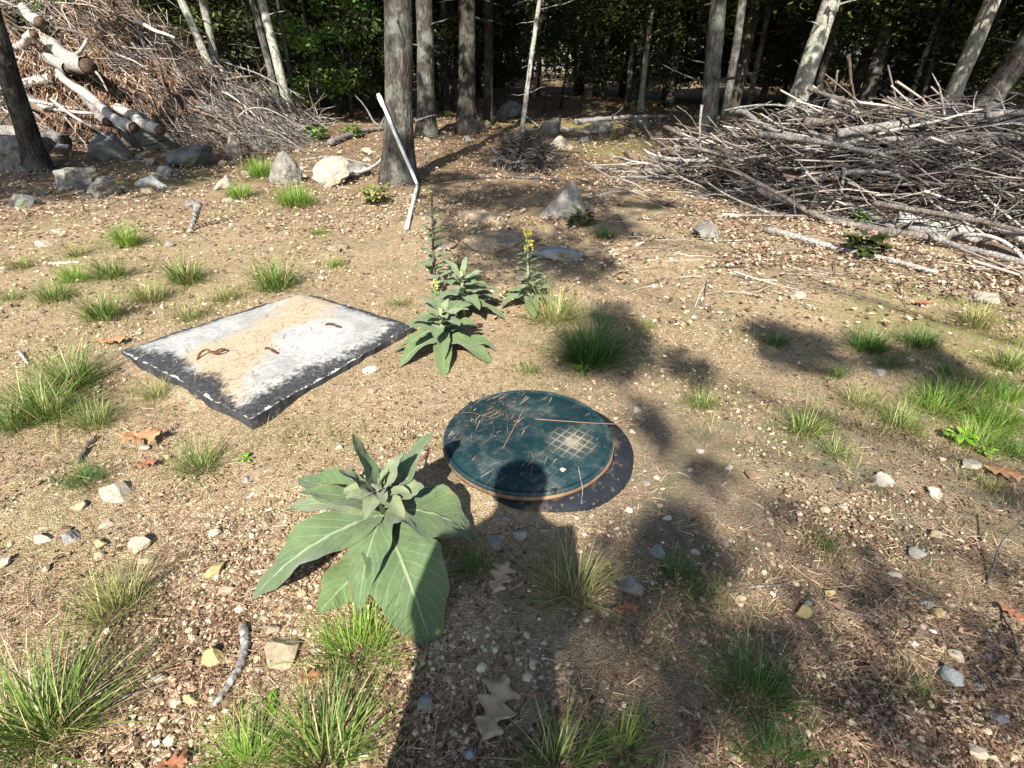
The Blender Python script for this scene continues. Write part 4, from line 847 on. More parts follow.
oak_leaf(140, 436, 44, .1, M['oak_o'], 'large curled orange oak leaf left of the slab front corner', .4, .02)
oak_leaf(146, 463, 20, .4, M['oak_r'], 'small rust coloured leaf just below the orange oak leaf', .3)
oak_leaf(500, 578, 42, 1.2, M['oak'], 'tan oak leaf lying on grass right of the big mullein', .1, .03)
oak_leaf(494, 710, 70, 1.2, M['oak'], 'biggest tan oak leaf at the bottom of the picture', .15, .012)
oak_leaf(626, 608, 28, .2, M['oak_r'], 'dull rusty leaf below the flat grey stone', .2)
oak_leaf(1004, 472, 34, -.5, M['oak_o'], 'orange leaf under grass at the right edge', .2)
oak_leaf(922, 302, 18, .1, M['oak_r'], 'red-brown leaf at the end of the long pole', .3, .02)
oak_leaf(1012, 612, 24, -1.0, M['oak_r'], 'dark red leaf at the right edge among twigs', .3)
oak_leaf(310, 676, 26, .2, M['oak_r'], 'reddish leaf tucked beside the bright grass', .25)
oak_leaf(170, 764, 34, .3, M['oak_r'], 'rust red leaf at the bottom edge left', .25)
oak_leaf(112, 340, 26, .3, M['oak_o'], 'dry brown leaf lying off the left slab corner', .35)

# ------------------------------------------------------------------ loose sticks on the dirt
def stick(pxs, r, mat, label, hs=None, twigs=0, name='stick', cat='stick', group=None, jit=.08, seed=1):
    rng = np.random.default_rng(seed + int(pxs[0][0])); pts = []
    for k, (px, py) in enumerate(pxs): pts.append(P(px, py, (hs[k] if hs else 0) + r * .6)[0])
    pts = np.array(pts); tt = np.linspace(0, len(pts) - 1, 7 * len(pts)); q = np.stack([np.interp(tt, range(len(pts)), pts[:, i]) for i in range(3)], -1)
    for _ in range(3): q[1:-1] = (q[:-2] + 2 * q[1:-1] + q[2:]) / 4
    q[1:-1] += rng.normal(0, r * .10, (len(q) - 2, 3))
    mb = MB().add(*tube(q, np.linspace(r, r * .55, len(q)), 8, True, jit, rng))
    L = np.linalg.norm(q[-1] - q[0])
    for _ in range(twigs):
        k = rng.integers(2, len(q) - 1); d = (q[-1] - q[0]) / L + rng.normal(0, .5, 3) + [0, 0, .2]; d /= np.linalg.norm(d); l2 = L * rng.uniform(.15, .4)
        mb.add(*tube(wob_path(q[k], q[k] + d * l2, 5, .06, rng), np.linspace(r * .45, r * .12, 5), 5))
    o = mb.build(name, mat, loc=q[0]); return tag(o, label, cat, group)
stick([(243, 626), (246, 645), (240, 668), (226, 688), (214, 706)], .015, M['wood'], 'gnarled grey root piece lying left of the bright foreground grass')
stick([(78, 462), (90, 442), (96, 436)], .012, M['wood_dark'], 'short dark stick near the orange oak leaf', None, 0)
stick([(198, 204), (195, 218), (190, 230)], .035, M['wood'], 'stubby grey stick standing at the dirt edge below the left pile', [.22, .08, .0])
stick([(238, 138), (241, 155), (243, 172)], .03, M['wood_brown'], 'short broken stub upright beside the rounded tan rock', [.35, .15, 0])
stick([(724, 590), (760, 586), (798, 584)], .004, M['wood'], 'thin grey twig lying right of the fine dark grass')
stick([(88, 712), (120, 698), (165, 684)], .007, M['wood_dark'], 'dark twig beside the wide ragged grass at lower left', None, 2)
stick([(855, 515), (850, 540), (870, 555)], .003, M['wood_dark'], 'thin bent dark twig in the dirt right of centre')
stick([(780, 618), (800, 650), (806, 660)], .003, M['wood_dark'], 'short dark twig above the wide dark grass')
stick([(985, 590), (1000, 545), (1022, 520)], .004, M['wood_dark'], 'branching dark twig rising at the right edge', [0, .05, .12], 4)
stick([(1020, 660), (1016, 640), (1000, 610)], .005, M['wood_dark'], 'curved dark twig along the right edge low down', [0, .03, .0], 2)
stick([(436, 640), (455, 660), (474, 680)], .0035, M['wood'], 'thin pale twig below the big mullein leaf tip')
stick([(500, 552), (530, 545), (545, 543)], .005, M['wood'], 'grey twig beside the blunt grey stone')
stick([(700, 575), (715, 560), (652, 545)][:2], .004, M['wood_dark'], 'short twig right of the bluish flat stone')
stick([(445, 573), (448, 590), (444, 603)], .010, M['wood_pale'], 'pale peeled stick under the big mullein right leaf')
stick([(140, 284), (150, 287)], .010, M['wood_pale'], 'short white wood chip left of the slab back edge')
stick([(20, 352), (28, 364)], .010, M['wood_pale'], 'small pale wood chip near left edge grass')
stick([(50, 264), (80, 262)], .016, M['wood_pale'], 'flat whitish wood strip on the dirt at left')
stick([(560, 205), (610, 192), (652, 190)], .010, M['wood_pale'], 'thin pale stick lying across the path by the pointed boulder')
stick([(215, 245), (200, 236)], .012, M['wood_brown'], 'short brown stick on the dirt above the slab')
stick([(395, 150), (372, 168), (345, 175)], .03, M['wood_pale'], 'split pale log piece behind the rocks, left of the thick trunk', [.15, .1, .05])
stick([(300, 160), (335, 156), (372, 166)], .02, M['wood'], 'weathered stick lying behind the pale rock', [.1, .1, .1])

# ------------------------------------------------------------------ trees
def trunk_geo(b, top, r0, r1, rng, n=12, seg=24, flare=.35, wob=.01):
    p = wob_path(b - np.array([0, 0, .15]), top, seg, wob, rng); t = np.linspace(0, 1, seg); h = p[:, 2] - b[2]
    r = (r0 + (r1 - r0) * t) * (1 + flare * np.exp(-np.clip(h, 0, None) / max(r0 * 1.6, .05)))
    return tube(p, r, n, True, .05, rng), p, r
def crown_clusters(centres, rads, nper, size, rng, flat=.35, asp=.6):
    C = np.repeat(centres, nper, 0); Rr = np.repeat(rads, nper)
    d = rng.normal(size=(len(C), 3)); d /= np.linalg.norm(d, axis=1)[:, None]; q = C + d * (Rr * rng.random(len(C)) ** .45)[:, None] * np.array([1, 1, .6])
    return leaf_quads(q, size * rng.uniform(.6, 1.35, len(q)), rng, flat, asp, .3)
def tree(b, dirv, r0, H, label, mat, leafmat, rng, crown_from, crown_r, ncl, nper, lsize, name='tree', group=None, stubs=0, n=12, low=(), wob=.008, cat='tree', over=0):
    """trunk from b along dirv up to H, limbs, crown"""
    b = np.asarray(b, float); dirv = np.asarray(dirv, float); top = b + dirv / dirv[2] * H
    t = thing(name, label, cat, b, group)
    (V, Fs, uv), p, r = trunk_geo(b, top, r0, r0 * .45, rng, n, 40, .65, wob)
    mb = MB().add(V, Fs, uv)
    for _ in range(stubs):
        k = rng.integers(3, 16); a = rng.uniform(0, 6.28); L = rng.uniform(.1, .8)
        mb.add(*tube(wob_path(p[k], p[k] + np.array([math.cos(a) * L, math.sin(a) * L, L * rng.uniform(-.25, .4)]), 5, .05, rng), np.linspace(r[k] * .16, .004, 5), 5))
    mb.build('trunk', mat, t)
    cs, rs = [], []; ml = MB()
    for k in range(ncl):
        f = crown_from + (1 - crown_from) * rng.random() ** .9; q = b + (top - b) * f; a = rng.uniform(0, 6.28); L = crown_r * (1.15 - .75 * (f - crown_from) / (1 - crown_from + 1e-6)) * rng.uniform(.25, 1.0)
        e = q + np.array([math.cos(a) * L, math.sin(a) * L, L * rng.uniform(-.15, .35)])
        ml.add(*tube(wob_path(q, e, 5, .04, rng), np.linspace(r0 * .22, .012, 5), 5)); cs.append(e); rs.append(crown_r * rng.uniform(.28, .5))
    if over:  # extra unseen boughs toward the camera, added to shade the forest behind
        for _ in range(over):
            e = np.array([b[0] + rng.normal(0, 1.7), b[1] - rng.uniform(-.5, 1) * 3.6, rng.uniform(5.6, 13.5)]); q = b + (top - b) * min(.95, max(.3, (e[2] - 1) / H))
            ml.add(*tube(wob_path(q, e, 5, .04, rng), np.linspace(r0 * .25, .012, 5), 5)); cs.append(e); rs.append(rng.uniform(.7, 1.3))
    for (dx, dy, hz, cr) in low:
        q = b + dirv / dirv[2] * hz; e = q + np.array([dx, dy, -.1]); ml.add(*tube(wob_path(q, e, 5, .04, rng), np.linspace(.02, .006, 5), 5)); cs.append(e); rs.append(cr)
    if cs:
        ml.build('limb', mat, t)
        MB().add(*crown_clusters(np.array(cs), np.array(rs), nper, lsize, rng)).build('crown', leafmat, t, smooth=False)
    return t
TR = [ # base px, top px, base width px, bark, crown foliage, H, crown_from, crown r, label
 ((396, 183), (393, 0), 27, 'bark', 'leaf', 11, .45, 2.2, 'thick grey-barked tree with the broken white pipe leaning on it', .06),
 ((426, 138), (420, 0), 17, 'bark', 'leaf', 11, .42, 2.2, 'straight grey tree just right of the thick trunk', .0),
 ((466, 134), (467, 0), 17, 'bark_d', 'hemlock', 11, .38, 2.4, 'smooth dark grey tree, third trunk from the thick one', .0),
 ((488, 126), (488, 0), 9, 'bark_d', 'hemlock', 10, .35, 2.0, 'slim dark tree right of the smooth dark trunk', .0),
 ((521, 134), (537, 0), 5, 'bark_b', 'leaf', 7, .5, 1.2, 'thin pale sapling behind the twig heap', .0),
 ((706, 160), (722, 0), 16, 'bark', 'hemlock', 10, .45, 2.2, 'grey tree with green lichen at the left end of the brush pile', .0),
 ((718, 152), (740, 0), 8, 'bark', 'leaf', 9, .45, 1.6, 'slim grey tree leaning against the lichened trunk', .0),
 ((787, 130), (833, 0), 18, 'bark_b', 'leaf', 11, .40, 2.4, 'sunlit pale tree leaning right behind the brush pile', .0),
 ((936, 132), (994, 0), 15, 'bark_b', 'leaf', 11, .42, 2.2, 'leaning tree with peeling pale bark behind the pile right end', .0),
 ((960, 142), (1052, -2), 21, 'bark', 'hemlock', 10, .45, 2.4, 'strongly leaning grey tree at the right edge', .0),
 ((38, 170), (-8, 0), 18, 'bark_d', 'leaf', 9, .45, 1.8, 'dark mossy tree leaning left at the left edge', .0),
 ((240, 128), (185, 0), 8, 'bark_b', 'leaf', 9, .45, 1.8, 'pale birch-like tree behind the left pile, leftmost of its pair', .0),
 ((228, 126), (203, 0), 8, 'bark_b', 'leaf', 9, .45, 1.8, 'pale slim tree behind the left pile, right one of its pair', .0),
 ((284, 128), (252, 0), 7, 'bark', 'leaf', 9, .45, 1.8, 'grey slim tree right of the left pile', .0),
 ((293, 128), (262, 0), 9, 'bark_b', 'leaf', 9, .45, 1.8, 'pale grey tree right of the left pile, beside the grey slim one', .0),
 ((299, 126), (284, 40), 4, 'bark', 'leaf', 5, .6, .8, 'thin sapling next to the pale grey tree', .0),
 ((640, 112), (655, 0), 6, 'bark_b', 'leaf', 9, .45, 1.6, 'thin pale tree deep in the forest above the path', .0),
 ((745, 118), (765, 30), 6, 'bark', 'leaf', 8, .5, 1.4, 'thin grey tree between the lichened and the sunlit trunk', .0),
 ((445, 112), (443, 0), 9, 'bark_d', 'hemlock', 9, .4, 1.8, 'dark slim trunk in shade between the straight grey and smooth dark trees', .0),
]
rg = np.random.default_rng(121)
for (b, tp, w, bk, lf, H, cf, cr, lb, dy) in TR:
    B0, mpp = P(*b); B0 = B0 + np.array([0, dy, 0]); T0 = at_depth(tp[0], tp[1], B0[1])
    tree(B0, T0 - B0, w * mpp / 2, H, lb, M[bk], M[lf], rg, cf if B0[1] < 10 or B0[0] < -4 else min(cf, .30), cr if B0[1] < 10 or B0[0] < -4 else cr * 1.25, (16 if B0[1] < 10 or B0[0] < -4 else 46) if w > 6 else 5, 70 if w > 6 else 30, .24, stubs=rg.integers(5, 11), n=14 if w > 12 else 9, over=0 if (B0[1] < 9 or B0[0] < -4) else 26)

# white leaning birch pole behind the pipe
B0 = P(381, 108)[0]; a = at_depth(372, 78, B0[1]); e = at_depth(349, 0, B0[1]); e = e + (e - a) * .5
t = thing('birch_sapling', 'thin white birch stem leaning left above the broken pipe', 'sapling', B0)
MB().add(*tube(wob_path(B0, e, 14, .012, rg), np.linspace(.055, .035, 14), 8)).build('trunk', M['bark_b'], t)
MB().add(*crown_clusters(e[None] + rg.normal(0, .5, (7, 3)), np.full(7, .45), 60, .11, rg)).build('crown', M['leaf_b'], t, smooth=False)

# bright green young tree left of the thick trunk
def bush(px, py, toppx, rad_, label, mat, n, seed, lsize, trunk=.05, name='young_tree', y=None):
    rng = np.random.default_rng(seed); B0, mpp = P(px, py); top = at_depth(toppx[0], toppx[1], B0[1]); t = thing(name, label, 'young tree', B0)
    mb = MB().add(*tube(wob_path(B0 - [0, 0, .1], top, 10, .02, rng), np.linspace(trunk, trunk * .4, 10), 8)); cs = []
    for k in range(n):
        f = rng.uniform(.25, 1.0); q = B0 + (top - B0) * f; a = rng.uniform(0, 6.28); L = rad_ * rng.uniform(.3, 1.0) * (1.15 - .5 * f)
        e = q + np.array([math.cos(a) * L, math.sin(a) * L, rng.uniform(-.1, .3) * L]); mb.add(*tube(wob_path(q, e, 4, .05, rng), np.linspace(.012, .004, 4), 4)); cs.append(e)
    mb.build('trunk', M['bark_d'], t)
    MB().add(*crown_clusters(np.array(cs), np.full(n, rad_ * .26), 55, lsize, rng)).build('crown', M[mat], t, smooth=False)
bush(352, 122, (335, -30), 1.25, 'bright green young tree in sunlight left of the thick trunk', 'leaf_b', 46, 5, .085)
bush(322, 124, (310, 25), 1.1, 'smaller leafy green sapling behind the bright young tree', 'leaf_b', 22, 6, .085, .03)
bush(12, 122, (8, -50), 1.5, 'leafy green young tree above the left pile at the corner', 'leaf_b', 26, 7, .10, .04)
bush(560, 108, (575, -10), 1.5, 'dark green understorey tree beside the thin pale sapling', 'hemlock', 40, 8, .12, .04)
bush(790, 108, (768, -20), 1.7, 'green understorey tree with lit sprays left of the sunlit trunk', 'leaf', 34, 9, .12, .04)
bush(1010, 108, (1016, -10), 1.7, 'dark green understorey tree at the right edge behind the leaning trunk', 'hemlock', 40, 10, .12, .04)
for i_, (px, py, r) in enumerate(((252, 138, 18), (318, 142, 26), (352, 138, 22), (276, 146, 14))):
    weed(px, py, r, 46, ['leafy green shrub right of the left debris pile', 'wide leafy shrub in front of the pale grey tree', 'low leafy shrub under the bright young tree', 'small green shrub at the pile right toe'][i_], 'leaf_b', .28, 'shrub', 'shrub')

for i_ in range(18):
    px = [425, 445, 500, 545, 585, 610, 660, 690, 735, 760, 775, 905, 915, 1000, 1018, 480, 630, 750][i_]; py = [128, 118, 112, 116, 110, 113, 112, 124, 130, 122, 112, 118, 112, 132, 124, 124, 106, 108][i_]
    weed(px, py, [16, 12, 14, 12, 10, 12, 14, 14, 16, 14, 12, 16, 14, 20, 18, 12, 10, 12][i_], 40, 'low leafy undergrowth shrub at the shaded forest edge', ['leaf', 'leaf_b', 'leaf'][i_ % 3], .30, 'shrub', 'shrub', 'undergrowth shrubs at the forest edge')

# background forest: prototypes of trunk and crown, copied
rg = np.random.default_rng(131)
protos = []
for k in range(8):
    hem = k % 2 == 0
    r0 = [.07, .10, .13, .16, .06, .09, .12, .05][k]; H = rg.uniform(9, 12)
    (V, Fs, uv), p, r = trunk_geo(np.zeros(3), np.array([rg.normal(0, .35), rg.normal(0, .35), H]), r0, r0 * .4, rg, 8, 16, .3, .010)
    mb = MB().add(V, Fs, uv); cs, rs = [], []
    for _ in range(16):
        kk = rg.integers(2, 14); a = rg.uniform(0, 6.28); L = rg.uniform(.3, 1.3)
        mb.add(*tube(wob_path(p[kk], p[kk] + [math.cos(a) * L, math.sin(a) * L, L * rg.uniform(-.3, .25)], 4, .05, rg), np.linspace(r0 * .15, .004, 4), 4))
    for _ in range(70):
        h = rg.uniform(1.0 if hem else 2.2, H); a = rg.uniform(0, 6.28); L = rg.uniform(.3, 1.0) * 2.1 * (1.1 - .6 * h / H); q = np.array([np.interp(h, p[:, 2], p[:, 0]), np.interp(h, p[:, 2], p[:, 1]), h])
        cs.append(q + [math.cos(a) * L, math.sin(a) * L, -.12 * L]); rs.append(rg.uniform(.5, 1.0))
    tm = mb.mesh('trunk', M[['bark_d', 'bark_d', 'bark', 'bark_d', 'bark_b', 'bark_d', 'bark', 'bark'][k]], True)
    cm = MB().add(*crown_clusters(np.array(cs), np.array(rs), 190, .13, rg, .45, .5)).mesh('crown', M['hemlock' if hem else 'leaf'], False)
    protos.append((tm, cm, hem))
spots = []
tries = 0
while len(spots) < 215 and tries < 9000:
    tries += 1; y = 14.5 + 34 * rg.random() ** 1.1; x = rg.uniform(-1.05, 1.05) * (y * 1.05 + 2)
    if y < 22 and -1.0 + (y - 14) * .02 < x < 3.4: continue
    if x < -3 and y < 17: continue
    if all((x - a) ** 2 + (y - b) ** 2 > (.62 + y * .010) ** 2 for a, b in spots): spots.append((x, y))
for (x, y) in spots:
    k = int(rg.integers(0, 8)); tm, cm, hem = protos[k]; s = rg.uniform(.85, 1.2)
    t = thing('tree', 'dark needle-leaved tree trunk deep in the shaded forest' if hem else 'thin leafy tree trunk deep in the shaded forest', 'tree', (x, y, float(gh(x, y)) - .05), 'trees of the shaded forest behind the clearing')
    t.rotation_euler = (rg.normal(0, .035), rg.normal(0, .035), rg.uniform(0, 6.28)); t.scale = (s, s, s)
    for nm, me in (('trunk', tm), ('crown', cm)):
        c = bpy.data.objects.new(nm, me); COL.objects.link(c); c.parent = t
# far wood reading as one mass
n = 70000; y = rg.uniform(46, 66, n); x = rg.uniform(-1.25, 1.25, n) * (y + 4); z = .2 + 12 * rg.random(n) ** 1.2
k = (vnoise(x, z, 2.6, 131) + vnoise(x, z, .9, 132) * .5 + .24 + .05 * (z - 2)) > 0
o = MB().add(*leaf_quads(np.stack([x, y, z], -1)[k], rg.uniform(.35, .8, k.sum()), rg, 0, .6, .3)).build('far_woods', M['leaf'], smooth=False)
tag(o, 'dense green foliage of the far woods behind all trunks', 'woods', kind='stuff')
mb = MB()
for _ in range(170):
    y = rg.uniform(44, 66); x = rg.uniform(-1.2, 1.2) * y; mb.add(*tube(np.array([[x, y, -.2], [x + rg.normal(0, .2), y, 5], [x + rg.normal(0, .4), y, 11]]), [rg.uniform(.08, .22), .1, .06], 6))
o = mb.build('far_trunks', M['bark_d']); tag(o, 'thin dark trunks of the far woods seen through the forest', 'woods', kind='stuff')

# fallen logs and litter branches on the forest floor
for i_, (pts, r, mt, lb) in enumerate([([(575, 122), (620, 118), (672, 116)], .07, 'wood', 'grey fallen log across the path at the forest edge'), ([(590, 133), (560, 128), (530, 130)], .04, 'wood_pale', 'pale fallen limb right of the dark boulder in forest shade'),
                                ([(330, 142), (365, 130), (385, 128)], .06, 'wood', 'fallen log left of the thick trunk in the dappled shade'), ([(560, 180), (500, 176), (452, 178)], .02, 'wood_dark', 'dark thin limb on the shaded path below the twig heap'),
                                ([(985, 128), (1010, 126), (1030, 128)], .05, 'wood_pale', 'pale fallen limb in the forest right of the leaning tree')]):
    stick(pts, r, M[mt], lb, [r * .6] * 3, 3, 'fallen_limb', 'fallen limb')

# ------------------------------------------------------------------ white pipe
c0 = at_depth(378, 94, 7.30); c1 = P(417, 184)[0]; c1 = at_depth(417, 184, 7.05); c2 = P(407, 231)[0]
t = thing('pipe', 'broken bent white plastic pipe leaning on the thick tree', 'pipe', (c2[0], c2[1], c2[2]))
MB().add(*tube(wob_path(c0, c1, 10, .006, rg), .022, 12)).build('upper_length', M['pvc'], t)
MB().add(*tube(np.linspace(c1 + [.01, -.03, -.01], c2 + [0, 0, .03], 8), .021, 12)).build('lower_length', M['pvc'], t)
d = (c1 - c0) / np.linalg.norm(c1 - c0); MB().add(*tube(np.array([c0 + d * .03, c0 + d * .15]), .030, 12)).build('coupling', M['pvc'], t)

# ------------------------------------------------------------------ right brush pile
rg = np.random.default_rng(141)
PA, PB = np.array([2.7, 7.9]), np.array([6.1, 4.5])
def mound_r(x, y):
    ax = (PB - PA) / np.linalg.norm(PB - PA); d0 = x - PA[0]; d1 = y - PA[1]; u_ = (d0 * ax[0] + d1 * ax[1]) / np.linalg.norm(PB - PA); v_ = (-d0 * ax[1] + d1 * ax[0])
    w = 1.45 * np.clip(np.sin(np.pi * np.clip(u_ * .86 + .10, 0.01, .97)), .15, 1) ** .6
    return .88 * np.clip(1 - (v_ / w) ** 2, 0, 1) ** .8 * np.clip(np.clip(u_ + .12, 0, 1) * 3.2, 0, 1) * np.clip((1.45 - u_) * 2, 0, 1)
def rp(u_, v_):
    ax = (PB - PA); n_ = np.array([-ax[1], ax[0]]) / np.linalg.norm(ax); q = PA + ax * u_ + n_ * v_; return q
def brush_branch(p, d, L, r, rng, mat, label, group, twigs=3, wob=.04, name='dead_branch'):
    q = wob_path(p - d * L / 2, p + d * L / 2, 12, wob, rng)
    q[:, 2] = np.maximum(q[:, 2], gh(q[:, 0], q[:, 1]) + r)
    mb = MB().add(*tube(q, np.linspace(r, r * .35, 12), 8, True, .08, rng))
    for _ in range(twigs):
        k = rng.integers(3, 11); e = d + rng.normal(0, .55, 3); e /= np.linalg.norm(e); l2 = L * rng.uniform(.12, .35)
        mb.add(*tube(wob_path(q[k], q[k] + e * l2, 5, .08, rng), np.linspace(r * .4, .003, 5), 5))
    o = mb.build(name, mat, loc=q[0]); return tag(o, label, 'branch', group)
AXD = math.atan2((PB - PA)[1], (PB - PA)[0])
for k in range(160):
    u_ = rg.uniform(-.08, 1.40); v_ = rg.normal(-.15, .75); q = rp(u_, v_); hm = float(mound_r(q[0], q[1]))
    if hm < .05 and rg.random() < .7: continue
    lay = rg.random() ** .55; z = float(gh(q[0], q[1])) + .04 + hm * lay
    a = AXD + .12 + rg.normal(0, .45) + (math.pi if rg.random() < .5 else 0)
    L = rg.uniform(.8, 3.0); r = float(np.clip(np.exp(rg.normal(math.log(.031), .5)), .010, .085)); d = np.array([math.cos(a), math.sin(a), rg.normal(0, .16)])
    mt = ['wood', 'wood', 'wood', 'wood_dark', 'wood_dark', 'wood_pale', 'wood_brown'][rg.integers(0, 7)]
    lb = {'wood': 'bare grey branch tangled in the right brush pile', 'wood_dark': 'dark grey-brown branch tangled in the right brush pile', 'wood_pale': 'bleached pale branch tangled in the right brush pile', 'wood_brown': 'brown barked branch tangled in the right brush pile'}[mt]
    brush_branch(np.array([q[0], q[1], z]), d / np.linalg.norm(d), L, r, rg, M[mt], lb, 'dead branches of the right brush pile', int(rg.integers(1, 6)), .05)
# branches one can pick out
def pick(p0, y0, p1, y1, r, mat, label, wob=.025, twigs=2, mid=None, grp='dead branches of the right brush pile'):
    a = at_depth(p0[0], p0[1], y0); b = at_depth(p1[0], p1[1], y1); q = wob_path(a, b, 14, wob, rg)
    if mid is not None:
        m = at_depth(mid[0], mid[1], (y0 + y1) / 2); tt = np.linspace(0, 1, 14)[:, None]; q = (1 - tt) ** 2 * a + 2 * tt * (1 - tt) * (2 * m - (a + b) / 2) + tt ** 2 * b
    q[:, 2] = np.maximum(q[:, 2], gh(q[:, 0], q[:, 1]) + r * .8)
    mb = MB().add(*tube(q, np.linspace(r, r * .5, 14), 9, True, .08, rg)); dd = (b - a)
    for _ in range(twigs):
        k = rg.integers(4, 13); e = dd * rg.uniform(.1, .25) + rg.normal(0, .12, 3); mb.add(*tube(wob_path(q[k], q[k] + e, 5, .08, rg), np.linspace(r * .4, .004, 5), 5))
    o = mb.build('dead_branch', mat, loc=q[0]); tag(o, label, 'branch', grp)
pick((762, 240), 5.0, (930, 290), 3.75, .034, M['wood_pale'], 'long straight pole lying on the leaves in front of the right brush pile', .012, 0)
pick((895, 222), 5.2, (965, 252), 4.75, .085, M['wood_pale'], 'stout bleached log with split end at the front of the right pile', .02, 0)
pick((757, 190), 6.0, (830, 222), 5.5, .055, M['wood_dark'], 'thick dark branch low in the middle of the right pile', .02, 1)
pick((905, 236), 5.0, (975, 268), 4.5, .065, M['wood'], 'thick grey log at the bottom front of the right pile', .02, 0)
pick((640, 172), 8.0, (760, 172), 7.2, .045, M['wood_dark'], 'dark crooked branch pointing left from the right pile', .03, 2)
pick((700, 172), 7.4, (852, 155), 7.2, .028, M['wood_pale'], 'long pale branch across the upper left of the right pile', .02, 3)
pick((760, 165), 7.0, (850, 120), 7.6, .026, M['wood_pale'], 'pale curving branch sweeping up across the right pile', .02, 2, (805, 150))
pick((702, 105), 7.4, (706, 168), 7.2, .018, M['wood'], 'thin upright stick with a curved foot at the pile left end', .02, 0, (700, 140))
pick((848, 55), 7.2, (856, 105), 7.2, .022, M['wood_brown'], 'upright brown snag sticking out of the pile top', .02, 1)
pick((838, 70), 7.6, (834, 92), 7.6, .014, M['wood_dark'], 'thin dark upright twig left of the brown snag', .05, 1)
pick((812, 86), 7.0, (846, 112), 6.8, .016, M['wood'], 'bare forked branch arching above the pile top', .05, 4)
pick((834, 120), 7.0, (872, 102), 6.6, .015, M['wood_pale'], 'pale slender stick pointing up right from the pile top', .03, 0)
pick((812, 180), 6.1, (932, 196), 5.4, .030, M['wood_pale'], 'pale bowed branch across the middle of the right pile', .02, 1, (880, 172))
pick((962, 236), 4.6, (1030, 268), 4.0, .020, M['wood_pale'], 'thin white branch curving down at the right edge of the pile', .03, 1, (1000, 240))
pick((1024, 180), 6.0, (880, 140), 7.4, .030, M['wood_dark'], 'long dark branch along the right shoulder of the pile', .02, 3)
pick((1030, 225), 5.2, (900, 205), 5.6, .036, M['wood'], 'grey branch running to the right edge of the pile', .02, 2)
pick((830, 232), 5.4, (845, 165), 5.9, .024, M['wood'], 'grey stick propped steeply on the front of the right pile', .02, 1)
pick((940, 118), 6.6, (945, 170), 6.2, .014, M['wood'], 'hooked thin branch bending over at the pile right top', .03, 0, (950, 135))
pick((980, 250), 4.5, (1035, 290), 3.9, .05, M['wood_brown'], 'barked brown log at the lower right end of the pile', .02, 0)
pick((1050, 275), 3.85, (930, 236), 4.6, .040, M['wood'], 'thick grey branch low at the right edge of the picture, in the pile front', .02, 1)
pick((1045, 250), 4.2, (955, 212), 5.0, .034, M['wood_pale'], 'pale straight branch slanting down to the right edge of the pile', .02, 1)
pick((960, 262), 4.1, (1060, 300), 3.5, .028, M['wood_dark'], 'dark pole spilling lowest from the right pile onto the leaves', .02, 0)
pick((845, 205), 5.6, (900, 232), 4.9, .045, M['wood'], 'short thick grey limb above the leafy sprig in the right pile', .02, 1)
pick((780, 205), 5.9, (850, 178), 6.0, .040, M['wood_dark'], 'dark curved limb in the front middle of the right pile', .04, 2)
pick((650, 205), 6.4, (705, 232), 5.6, .018, M['wood_brown'], 'brown twig on the litter left of the right pile', .04, 3, None, None)
pick((720, 222), 5.6, (755, 228), 5.5, .03, M['wood_pale'], 'short pale limb on the litter before the right pile', .02, 0, None, None)
# fine brush
def twigs(n, pos_dir, r0, r1, l0, l1, rng, mat, name, label, segs=3):
    mb = MB()
    for _ in range(n):
        p, d = pos_dir(); L = rng.uniform(l0, l1); q = wob_path(p - d * L / 2, p + d * L / 2, segs + 1, .07, rng); q[:, 2] = np.maximum(q[:, 2], gh(q[:, 0], q[:, 1]) + .004)
        r = rng.uniform(r0, r1); mb.add(*tube(q, np.linspace(r, r * .4, segs + 1), 4, False))
    o = mb.build(name, mat, smooth=True); return tag(o, label, 'brush', kind='stuff')
def pd_right():
    while True:
        q = rp(rg.uniform(-.15, 1.35), rg.normal(-.1, .8)); hm = float(mound_r(q[0], q[1]))
        if hm > .03 or rg.random() < .25: break
    a = AXD + rg.normal(0, .75); d = np.array([math.cos(a), math.sin(a), rg.normal(0, .32)])
    return np.array([q[0], q[1], float(gh(q[0], q[1])) + .01 + hm * 1.03 * rg.random() ** .6]), d / np.linalg.norm(d)
twigs(3000, pd_right, .003, .012, .25, 1.2, rg, M['twig_dark'], 'brush_twigs', 'tangle of fine shade-darkened twigs filling the right brush pile')
twigs(420, pd_right, .006, .016, .4, 1.6, rg, M['twig'], 'brush_twigs', 'paler fine twigs lying over the right brush pile')
# small twig heap
hc = P(526, 168)[0]
def pd_heap():
    a = rg.uniform(0, 6.28); r = .46 * math.sqrt(rg.random()); h = .50 * (1 - (r / .50) ** 2) * rg.random() ** .6; b = rg.uniform(0, 6.28)
    d = np.array([math.cos(b), math.sin(b) * .8, rg.normal(.2, .4)]); return hc + [math.cos(a) * r, math.sin(a) * r * .7, h], d / np.linalg.norm(d)
twigs(1300, pd_heap, .004, .009, .2, .55, rg, M['twig_dark'], 'twig_heap', 'small round heap of shade-darkened twigs at the far end of the path')
# litter twigs on the ground near both piles
def pd_lit():
    while True:
        c, _ = P(rg.uniform(590, 1060) if rg.random() < .6 else rg.uniform(-30, 420), rg.uniform(140, 300))
        if clear(c[0], c[1]) and (c[0] > .8 or c[1] > 6.2): break
    a = rg.uniform(0, 6.28); return c + [0, 0, .015], np.array([math.cos(a), math.sin(a), rg.normal(0, .05)])
twigs(420, pd_lit, .002, .007, .15, .6, rg, M['twig'], 'ground_twigs', 'small grey twigs strewn on the litter around the piles')

